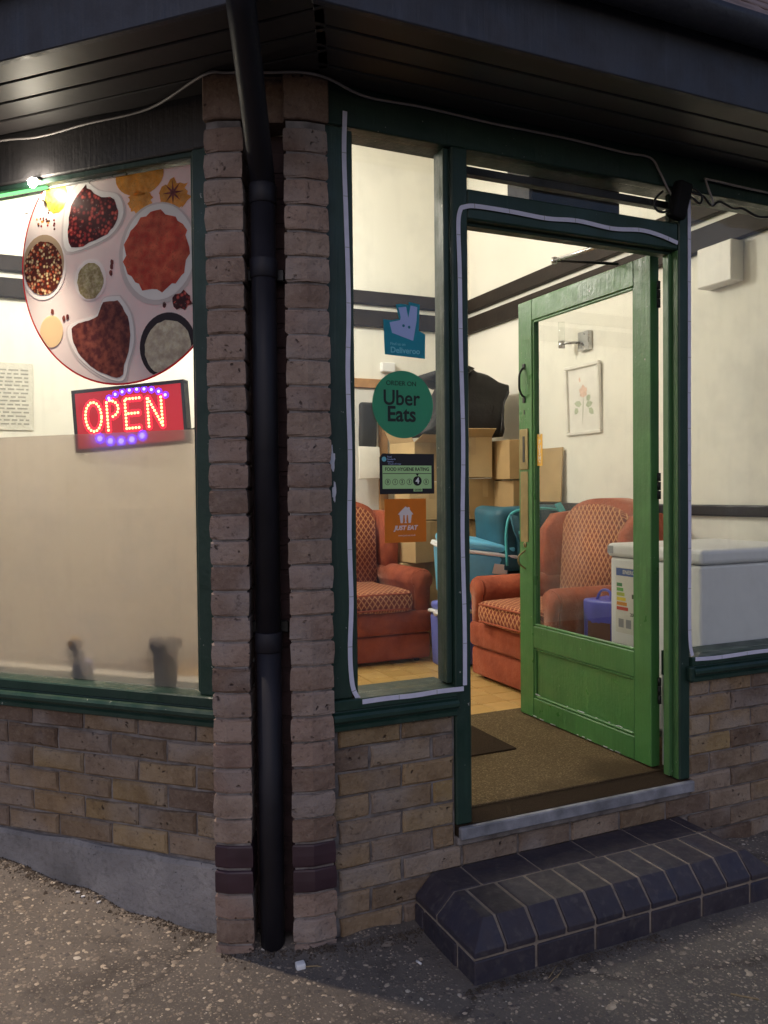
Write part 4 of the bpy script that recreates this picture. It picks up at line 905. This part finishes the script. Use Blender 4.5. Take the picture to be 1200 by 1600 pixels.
# ================================================================== ARMCHAIRS
def armchair(name, loc, rz, label):
    """front edge on y=0, facing -y; width along x."""
    e = empty(name, loc, rz, label, 'armchair', 'pair of armchairs')
    W = .86; h = W/2; aw = .145
    soft('base', -h+.015, h-.015, .02, .80, .022, .185, 'velvet', e, .018, .002, 1); soft('front_border', -h+.012, h-.012, .005, .10, .19, .335, 'velvet', e, .025, .003, 2)
    soft('seat_deck', -h+aw-.02, h-aw+.02, .08, .74, .19, .33, 'velvet', e, .02)
    sc_ = soft('seat_cushion', -h+aw+.004, h-aw-.004, -.035, .66, .335, .475, 'velvet_lattice', e, .05, .009, 3)
    for z in (.355, .452):
        tube('piping', spline([(-h+aw+.03, -.022, z), (0, -.040, z+.006), (h-aw-.03, -.022, z)], 5), .006, 'velvet', sc_, 6)
    for sx in (-1, 1):
        x0, x1 = (-h, -h+aw) if sx < 0 else (h-aw, h); xc = (x0+x1)/2
        # arm: panel with a rolled top, outline pulled front to back
        o = [(x0+.012, .19), (x0+.012, .42)] if sx < 0 else [(x0+.022, .19), (x0+.022, .44)]
        rr = .082; cz_ = .525; cx = xc-sx*(-.005)
        prof = [(xc-.05, .19)]+[(cx+rr*math.cos(a), cz_+rr*.92*math.sin(a)) for a in [R(220-260*k/14) for k in range(15)]]+[(xc+.05, .19)]
        ar = prism('arm', prof, .045, .72, 'velvet', e, bev=.018, axis='Y', smooth=True, seg=3)
        # scroll front of the arm with piping
        fp = [(xc-.042, .20)]+[(cx+rr*.86*math.cos(a), cz_+rr*.78*math.sin(a)) for a in [R(222-264*k/14) for k in range(15)]]+[(xc+.042, .20)]
        prism('arm_front', fp, .022, .0445, 'velvet', ar, bev=.010, axis='Y', smooth=True, seg=2)
        tube('piping', [(x, .034, z) for x, z in spline2(fp)], .0055, 'velvet', ar, 6)
        # wing
        wp = [(.50, .52), (.475, .70), (.50, .86), (.58, .955), (.72, .97), (.80, .93), (.80, .50)]
        prism('wing', [(a, b) for a, b in wp], xc-.045, xc+.045, 'velvet', e, bev=.028, axis='X', smooth=True, seg=3)
        for yy in (.08, .74): revolve('leg', [(.018, 0), (.026, .045)], 'dark_oak', e, 10, (sx*(h-.09), yy, 0))
    # backrest: arched slab leaning back, cushion in front
    def arch(w, z0, z1, crown): return [(-w, z0), (w, z0)]+[(w*math.cos(a), z1-crown+crown*math.sin(a)) if abs(math.cos(a)) < .98 else (w*math.cos(a), z1-crown) for a in [R(180*k/16) for k in range(17)]]
    prism('back_frame', arch(.30, .19, 1.05, .12), .64, .80, 'velvet', e, bev=.03, axis='Y', smooth=True, seg=3)
    bk = prism('backrest', arch(.275, .45, 1.025, .12), .50, .66, 'velvet_lattice', e, bev=.05, axis='Y', smooth=True, seg=4, rot=(R(-4), 0, 0), loc=(0, .02, .03))
    tube('piping', [(x, .512, z) for x, z in spline2(arch(.262, .47, 1.012, .12)[1:])], .006, 'velvet', bk, 6)
    return e
def spline2(pts): return [(p.x, p.y) for p in spline([(a, b, 0) for a, b in pts], 3)]
armchair('armchair', (.975, 2.335, FZ), 0, 'rust red patterned armchair seen through the narrow window, facing the street')
armchair('armchair', (1.375, 1.43, FZ), R(-90), 'rust red patterned armchair behind the open green door, back to the side wall')

# ================================================================== CARTONS
cartons = [  # x, y, z0, w, d, h, yaw, mat, label
 (1.62, 2.95, .24, .40, .34, .30, 4, 'carton', 'brown carton at the foot of the stack behind the armchair'),
 (2.00, 2.86, .24, .40, .40, .30, -3, 'carton_pale', 'brown carton at the foot of the stack in the room corner'),
 (1.60, 2.92, .54, .38, .34, .30, -6, 'carton_pale', 'brown carton, second from the floor behind the armchair'),
 (1.99, 2.84, .54, .38, .36, .30, 5, 'carton', 'brown carton, second from the floor in the room corner'),
 (1.56, 2.86, .845, .30, .36, .29, 8, 'carton_pale', 'pale brown carton just right of the armchair wing'),
 (1.90, 2.78, .845, .36, .34, .29, -4, 'carton', 'brown carton right above the light blue cool box'),
 (1.60, 2.84, 1.14, .34, .32, .265, -7, 'carton_pale', 'pale carton behind the square orange sticker'),
 (1.93, 2.74, 1.14, .30, .32, .285, 6, 'carton', 'brown carton in the middle of the stack seen through the doorway'),
 (2.13, 2.50, 1.14, .20, .26, .27, 3, 'carton', 'narrow brown carton next to the door edge in the middle of the stack'),
 (2.13, 2.50, .24, .20, .30, .89, 0, 'carton', 'tall brown carton against the side wall under the narrow one'),
 (1.86, 2.70, 1.43, .29, .30, .285, -12, 'carton_pale', 'open brown carton tilted at the top of the stack in the doorway'),
 (2.115, 2.47, 1.415, .22, .26, .27, -4, 'carton', 'brown carton at the top of the stack right beside the door edge'),
 (1.58, 2.86, 1.41, .32, .30, .27, 10, 'carton_pale', 'open pale carton at the top of the stack behind the round green sticker'),
]
for i, (x, y, z, w_, d_, h_, yaw, mt, lab) in enumerate(cartons):
    e = empty('carton', (x, y, z), R(yaw), lab, 'carton', 'stacked cartons')
    box('body', -w_/2, w_/2, -d_/2, d_/2, .001, h_, mt, e, bev=.005, seg=2)
    box('tape', -.024, .024, -d_/2-.0012, -d_/2-.0002, h_*.55, h_-.004, 'carton_tape', e, bev=0)
    if 'open' in lab:
        box('flap', -w_/2+.004, w_/2-.004, -.005, 0, 0, .11, mt, e, bev=.001, loc=(0, -d_/2+.004, h_-.002), rot=(R(62), 0, 0)); box('flap', -.004, 0, -d_/2+.01, d_/2-.01, 0, .12, mt, e, bev=.001, loc=(-w_/2+.004, 0, h_), rot=(0, R(-28), 0)); box('flap', 0, .004, -d_/2+.01, d_/2-.01, 0, .12, mt, e, bev=.001, loc=(w_/2-.004, 0, h_), rot=(0, R(40), 0))
e = tag(box('cardboard_sheet', -.006, .006, -.16, .16, 0, .36, 'carton', None, bev=.002, loc=(2.20, 2.22, 1.26), rot=(0, R(3), R(2))), 'flat cardboard sheet propped on the dado rail by the open door glass', 'cardboard')
# ---- black thermal bag on top of the cartons
def puffy(name, outline, y0, y1, mat, parent, wob, seed, n=7, k=4):
    """filled-out bag: outline in x-z swept along y with rounded ends and creased, uneven sides."""
    pts = [(p.x, p.y) for p in spline([(a, b, 0) for a, b in outline+[outline[0]]], k)[:-1]]; c = (sum(p[0] for p in pts)/len(pts), sum(p[1] for p in pts)/len(pts))
    bm = bmesh.new(); rings = []
    for i in range(n):
        t = i/(n-1); e_ = 1-.10*(2*t-1)**6; y = y0+(y1-y0)*t; r_ = []
        for a, b in pts:
            q = Vector((c[0]+(a-c[0])*e_, y, c[1]+(b-c[1])*e_)); w_ = noise.noise_vector(q*6+Vector((seed, 0, seed*2))); q += w_*wob; q.y += wob*1.3*noise.noise(q*11); r_.append(bm.verts.new(q))
        rings.append(r_)
    m = len(pts)
    for a, b in zip(rings, rings[1:]):
        for q in range(m): bm.faces.new((a[q], a[(q+1) % m], b[(q+1) % m], b[q]))
    for r_, y in ((rings[0], y0-.012), (rings[-1], y1+.012)):
        inner = []
        for v in r_:
            q = Vector((c[0]+(v.co.x-c[0])*.55, y, c[1]+(v.co.z-c[1])*.55)); q.y += wob*noise.noise(q*13+Vector((seed, 1, 1))); inner.append(bm.verts.new(q))
        for q in range(m): bm.faces.new((r_[q], r_[(q+1) % m], inner[(q+1) % m], inner[q]))
        bm.faces.new(inner)
    return link(name, tomesh(bm, name, True), mat, parent)
e = empty('thermal_bag', (1.80, 2.66, 1.722), 0, 'large black insulated delivery bag slumped on top of the cartons', 'bag')
def dense(pts, k): return [(a[0]+(b[0]-a[0])*t/k, a[1]+(b[1]-a[1])*t/k) for a, b in zip(pts, pts[1:]+pts[:1]) for t in range(k)]
puffy('body', dense([(-.37, .0), (-.10, -.004), (.27, .0), (.285, .10), (.30, .22), (.345, .315), (.335, .36), (.24, .385), (.13, .435), (.04, .465), (.0, .45), (-.05, .40), (-.13, .345), (-.18, .26), (-.24, .14), (-.33, .05)], 3), -.15, .17, 'black_fabric', e, .026, 3, 9, 1)
puffy('lid_flap', dense([(-.31, .385), (-.25, .35), (-.17, .325), (-.09, .345), (-.02, .41), (.03, .455), (-.02, .47), (-.12, .435), (-.24, .435), (-.30, .415)], 2), -.17, .12, 'black_fabric', e, .012, 8, 5, 1)
tube('seam', [(x, -.168-.004*abs(math.sin(x*40)), z) for x, z in dense([(.22, .02), (.235, .12), (.25, .23), (.29, .33)], 4)[:-4]], .004, 'black_plastic', e, 6)
# ---- cool boxes
def coolbox(name, loc, rot, w_, d_, h_, mat, lidmat, label, tp=.06):
    e = empty(name, loc, 0, label, 'cool box', rot=rot)
    soft('body', -w_/2, w_/2, -d_/2, d_/2, 0, h_, mat, e, .022, 0, 0, tp, cuts=1)
    k = 1+tp; soft('rim', -w_/2*k-.008, w_/2*k+.008, -d_/2*k-.008, d_/2*k+.008, h_+.001, h_+.022, lidmat, e, .008, cuts=1)
    ld = soft('lid', -w_/2*k+.004, w_/2*k-.004, -d_/2*k+.004, d_/2*k-.004, h_+.023, h_+.075, mat, e, .022, cuts=1)
    for sx in (-1, 1): revolve('pivot', [(.018, -.006), (.018, .006)], lidmat, e, 12, (sx*(w_/2*k+.012), 0, h_+.004), (0, R(90), 0))
    return e, k
e, k = coolbox('cool_box', (1.478, 2.165, .245), (0, 0, R(3)), .28, .19, .33, 'navy_blue', 'white_plastic', 'navy blue cool box standing on the tiles beside the armchair', .04)
tube('handle', spline([(-.160, 0, .335), (-.162, -.08, .34), (-.14, -.115, .345), (0, -.117, .347), (.14, -.115, .345), (.162, -.08, .34), (.160, 0, .335)], 5), .008, 'white_plastic', e, 8)
e, k = coolbox('cool_box', (1.535, 2.155, .668), (R(7), R(8), R(-5)), .39, .25, .30, 'light_blue', 'white_plastic', 'light blue cool box balanced on top of the navy one', .16)
box('label_panel', -.05, .05, -.003, .001, -.032, .032, 'paper', e, bev=.001, loc=(.13, -.150, .225), rot=(R(8), 0, 0)); tube('handle', spline([(-.238, 0, .30), (-.238, .12, .30), (-.19, .168, .30), (0, .17, .30), (.19, .168, .30), (.238, .12, .30), (.238, 0, .30)], 4), .008, 'white_plastic', e, 8)
# ---- teal rucksack-style bag
e = empty('rucksack', (1.93, 2.10, .825), R(6), 'teal insulated rucksack heaped between the cartons and the armchair', 'bag')
soft('body', -.27, .26, -.13, .17, .0, .41, 'teal_fabric', e, .05, .022, 9, cuts=4); soft('front_pocket', -.15, .14, -.165, -.10, .06, .25, 'teal_fabric', e, .03, .01, 10)
tube('piping', spline([(-.235, -.135, .05), (-.245, -.14, .25), (-.20, -.145, .375), (0, -.14, .40), (.2, -.145, .385)], 5), .009, 'turquoise', e, 8)
ribbon('strap', spline([(-.20, -.15, .36), (-.215, -.20, .28), (-.18, -.22, .18), (-.12, -.20, .09), (-.06, -.16, .04)], 6), .055, (0, -1, .2), .012, 'teal_fabric', e); ribbon('strap', spline([(.17, -.14, .43), (.19, -.17, .36), (.215, -.17, .26), (.22, -.16, .16)], 6), .05, (0, -1, .1), .010, 'turquoise', e)
box('buckle', -.03, .03, -.018, 0, -.02, .02, 'turquoise', e, bev=.005, loc=(-.19, -.205, .24), rot=(0, R(20), 0)); box('foam_panel', -.03, .03, -.012, 0, -.03, .03, 'grey_plastic', e, bev=.006, loc=(-.125, -.215, .11), rot=(0, R(30), 0))
tag(soft('duster', -.05, .05, -.04, .04, 0, .05, 'yellow', None, .02, .01, 3, loc=(1.86, 1.93, .80)), 'yellow cloth tucked behind the armchair arm', 'cloth')
tag(box('storage_crate', -.22, .26, -.18, .18, 0, .575, 'grey_plastic', None, bev=.012, seg=2, loc=(1.95, 2.14, FZ+.004)), 'grey plastic crate under the teal rucksack', 'crate')
# ---- freezer
fz = empty('chest_freezer', (1.50, .17, FZ+.006), 0, 'white chest freezer below the side window', 'freezer')
box('cabinet', 0, .66, 0, .56, .03, .775, 'white_plastic', fz, bev=.012, seg=3); box('lid', -.012, .665, -.012, .572, .779, .842, 'white_plastic', fz, bev=.018, seg=3); box('seal', .006, .655, .006, .555, .7755, .7785, 'grey_plastic', fz, bev=0)
box('kick_plate', .02, .64, .02, .54, 0, .029, 'grey_plastic', fz, bev=0)
box('corner_trim', -.0135, -.012, .525, .565, .795, .83, 'grey_plastic', fz, bev=0)
es = empty('energy_label', (1.4985, .635, .87), 0, 'energy rating label on the white freezer side', 'label')
box('sheet', -.001, .0, -.125, .055, -.195, .11, 'paper', es, bev=0)
plain('e_blue', (.03, .09, .32), .5); plain('e_dkgreen', (.02, .22, .06), .5); plain('e_green', (.10, .38, .06), .5); plain('e_lime', (.42, .5, .04), .5); plain('e_yellow', (.72, .55, .03), .5); plain('e_orange', (.65, .25, .02), .5); plain('e_red', (.55, .04, .02), .5)
box('header', -.0016, -.0011, -.12, .05, .07, .105, 'e_blue', es, bev=0)
for i, c in enumerate(('e_dkgreen', 'e_green', 'e_lime', 'e_yellow', 'e_orange', 'e_red')): box('bar', -.0016, -.0011, .045-.035-.008*i, .047, .02-.022*i, .036-.022*i, c, es, bev=0)
box('arrow', -.0016, -.0011, -.10, -.055, -.03, -.01, 'black_plastic', es, bev=0); 
for i in range(3): box('pictogram', -.0014, -.0011, -.10+.05*i, -.065+.05*i, -.17, -.13, 'grey_plastic', es, bev=0)
text('wording', 'ENERG', .026, 'paper', es, (-.0018, -.035, .087), (R(90), 0, R(-90)), .0003); text('wording', '208', .022, 'black_plastic', es, (-.0014, -.06, -.105), (R(90), 0, R(-90)), .0003)
# ---- blue carrier bag between armchair and freezer
e = empty('carrier_bag', (1.62, .90, FZ+.01), R(10), 'violet blue shopping bag between the armchair and the freezer', 'bag')
b = soft('body', -.08, .10, -.13, .09, 0, .55, 'violet_blue', e, .02, .008, 12, cuts=3)
for k_ in range(2): tube('handle', spline([(-.05+.1*k_, .02, .545), (-.04+.1*k_, -.0, .59), (-.04+.1*k_, -.05, .59), (-.05+.1*k_, -.07, .545)], 4), .007, 'violet_blue', e, 6)
box('print_panel', -.0835, -.0825, -.09, .05, .20, .44, 'rust_brown', e, bev=0)

# ================================================================== ON THE WALLS
e = empty('wall_light', (RW, 1.90, 2.29), 0, 'small steel wall light with a glass tube on the side wall above the picture', 'wall light')
box('plate', -.03, -.001, -.11, .0, -.075, .045, 'steel', e, bev=.003); tube('arm', [(-.03, -.02, -.02), (-.10, .02, -.02), (-.10, .06, -.02)], .009, 'steel', e, 8); revolve('cup', [(.022, -.045), (.022, .0)], 'steel', e, 14, (-.10, .07, 0)); revolve('glass_tube', [(.020, .001), (.020, .12)], 'glass', e, 14, (-.10, .07, 0))
pc = empty('picture', (RW-.001, 1.868, 1.912), 0, 'framed botanical print of a pink rose on the side wall', 'picture', rot=(0, R(-2), 0))
fw_, fh = .172, .222
for a in ((-fw_, fw_, fh-.022, fh), (-fw_, fw_, -fh, -fh+.022)): box('frame', -.026, -.002, a[0], a[1], a[2], a[3], 'frame_gilt' if 'frame_gilt' in MAT else 'paper', pc, bev=.004)
for a in ((-fw_, -fw_+.0219), (fw_-.0219, fw_)): box('frame', -.026, -.002, a[0], a[1], -fh+.0222, fh-.0222, 'paper', pc, bev=.004)
box('mount', -.008, -.004, -fw_+.02, fw_-.02, -fh+.02, fh-.02, 'white_paint', pc, bev=0)
plain('rose_pink', (.72, .50, .40), .7); plain('leaf_green', (.44, .50, .36), .7); plain('stem_green', (.34, .36, .24), .7)
def leaf(cy, cz, a, l, wd, mat, nm, lv):
    pts = [(0, 0), (l*.3, wd), (l*.7, wd*.8), (l, 0), (l*.7, -wd*.8), (l*.3, -wd)]; c, s_ = math.cos(R(a)), math.sin(R(a))
    prism(nm, [(-(cy+x*c-y*s_), cz+x*s_+y*c) for x, y in pts], -.0085-.0008*lv, -.008-.0008*lv, mat, pc, axis='X')
for a, l in ((90, .05), (150, .045), (30, .045), (210, .04), (-30, .04), (-90, .035)): leaf(.0, .045, a, l, .02, 'rose_pink', 'petal', 1+(a % 7)*.3)
leaf(-.03, .11, 100, .035, .008, 'rose_pink', 'bud', 1)
for y, z, a, l in ((-.02, -.03, 170, .075), (.02, -.04, 10, .07), (.05, -.06, -40, .06), (-.06, -.05, 230, .05), (.03, -.01, 40, .05)): leaf(y, z, a, l, .02, 'leaf_green', 'leaf', 1+abs(y)*9)
leaf(.0, .03, -95, .19, .003, 'stem_green', 'stem', 1)
tag(box('vent_box', -.09, -.002, -.11, .11, -.10, .10, 'white_paint', None, bev=.005, loc=(RW, .735, 2.462)), 'cream ventilation box high on the side wall by the window', 'vent')
# notice on back wall seen through the left window
nt = empty('wall_notice', (-1.14, BW-.001, 1.96), 0, 'laminated printed notice on the back wall seen through the left window', 'notice')
plain('notice_ink', (.30, .29, .26), .7); g = G('laminate'); v = g.co(); MAT['laminate'] = g.done(g.bsdf((.62, .60, .53), .22, g.bump(g.noise(v, 22, 3), .9, .012), .6))
box('sheet', -.205, .205, -.008, -.002, -.21, .21, 'laminate', nt, bev=.001)
nr = random.Random(4)
for i in range(15):
    z = .165-.024*i; x = -.18
    while x < .17:
        L_ = nr.uniform(.02, .06); box('text_line', x, min(x+L_, .18), -.0088, -.0082, z-.005, z+.005, 'notice_ink', nt, bev=0); x += L_+.012
# door in the back wall with pine frame, dark coat
e = empty('inner_door', (1.08, BW-.001, FZ), 0, 'white inner door in an orange pine frame on the back wall', 'door')
box('leaf', -.36, .36, -.03, -.002, 0, 1.87, 'white_paint', e, bev=.003); box('frame', -.43, .43, -.05, -.002, 1.872, 1.94, 'pine', e, bev=.004); 
for s_ in (-1, 1): box('frame', s_*.395-.035, s_*.395+.035, -.05, -.002, 0, 1.871, 'pine', e, bev=.004)
e = tag(soft('coat', -.075, .06, -.09, -.035, -.20, .17, 'black_fabric', None, .03, .012, 5, loc=(1.34, BW-.02, 1.83)), 'dark coat hanging on the white inner door', 'coat')
tag(soft('newspaper', -.09, .08, -.05, -.035, -.12, .12, 'paper', None, .005, .012, 7, loc=(1.33, BW-.08, 1.55), rot=(R(-6), 0, 0)), 'folded newspaper pinned below the dark coat', 'newspaper')
tag(box('door_chime', -.05, .06, -.045, -.001, -.035, .035, 'white_plastic', None, bev=.006, seg=2, loc=(1.52, BW, 2.275)), 'small white box with a red mark above the inner door frame', 'box')
# heater over the doorway
tag(box('air_heater', -.21, .21, -.08, .08, -.13, .12, 'dark_oak', None, bev=.008, loc=(.905, .28, 2.50)), 'dark heater box hung inside above the doorway', 'heater')

# ================================================================== LITTER
def litter(name, pts, lab, mat='litter_white', cat='litter', r=.004):
    return tag(tube(name, pts, r, mat, None, 6), lab, cat)
x, y = -.325, -.075; z = gz(x, y)
tag(soft('crumpled_paper', -.014, .014, -.012, .012, 0, .018, 'litter_white', None, .004, .010, 3, loc=(x, y, z-.002)), 'crumpled white paper at the foot of the drainpipe', 'litter')
litter('twig', [(x+.01, y-.01, z+.006), (x+.05, y-.02, z+.004), (x+.075, y-.045, z+.003)], 'short dry stick beside the crumpled paper', 'straw', 'twig', .002)
x, y = .0, -.20; z = gz(x, y); litter('cigarette_end', [(x, y, z+.004), (x+.004, y-.022, z+.005)], 'white cigarette end left of the doorstep', r=.0036)
x, y = .73, -.73; z = gz(x, y); litter('twig', [(x-.02, y+.02, z+.003), (x+.03, y-.03, z+.003)], 'pale twig on the tarmac in front of the doorstep', 'straw', 'twig', .0022)
for i, (qx, qy) in enumerate(((-1.02, -.05), (-.99, -.06), (-.93, -.055))):
    p = lp(qx, qy); z = gz(p.x, p.y); litter('cigarette_end', [(p.x, p.y, z+.004), (p.x+.012, p.y-.006+.006*i, z+.004)], ('white cigarette end nearest the wall crack at the left footing', 'white cigarette end in the middle of three by the left footing', 'flattened white cigarette end lowest of three by the left footing')[i], r=.0034)
x, y = .30, -.44
for i, (a, b) in enumerate((((.0, 0), (.05, .03)), ((.02, -.01), (.06, .012)), ((-.01, -.02), (.03, -.005)))): z = gz(x, y); litter('grass_stalk', [(x+a[0], y+a[1], z+.004), (x+b[0], y+b[1], z+.010)], ('longest dry stalk under the doorstep edge', 'middle dry stalk under the doorstep edge', 'shortest dry stalk under the doorstep edge')[i], 'straw', 'stalk', .0013)
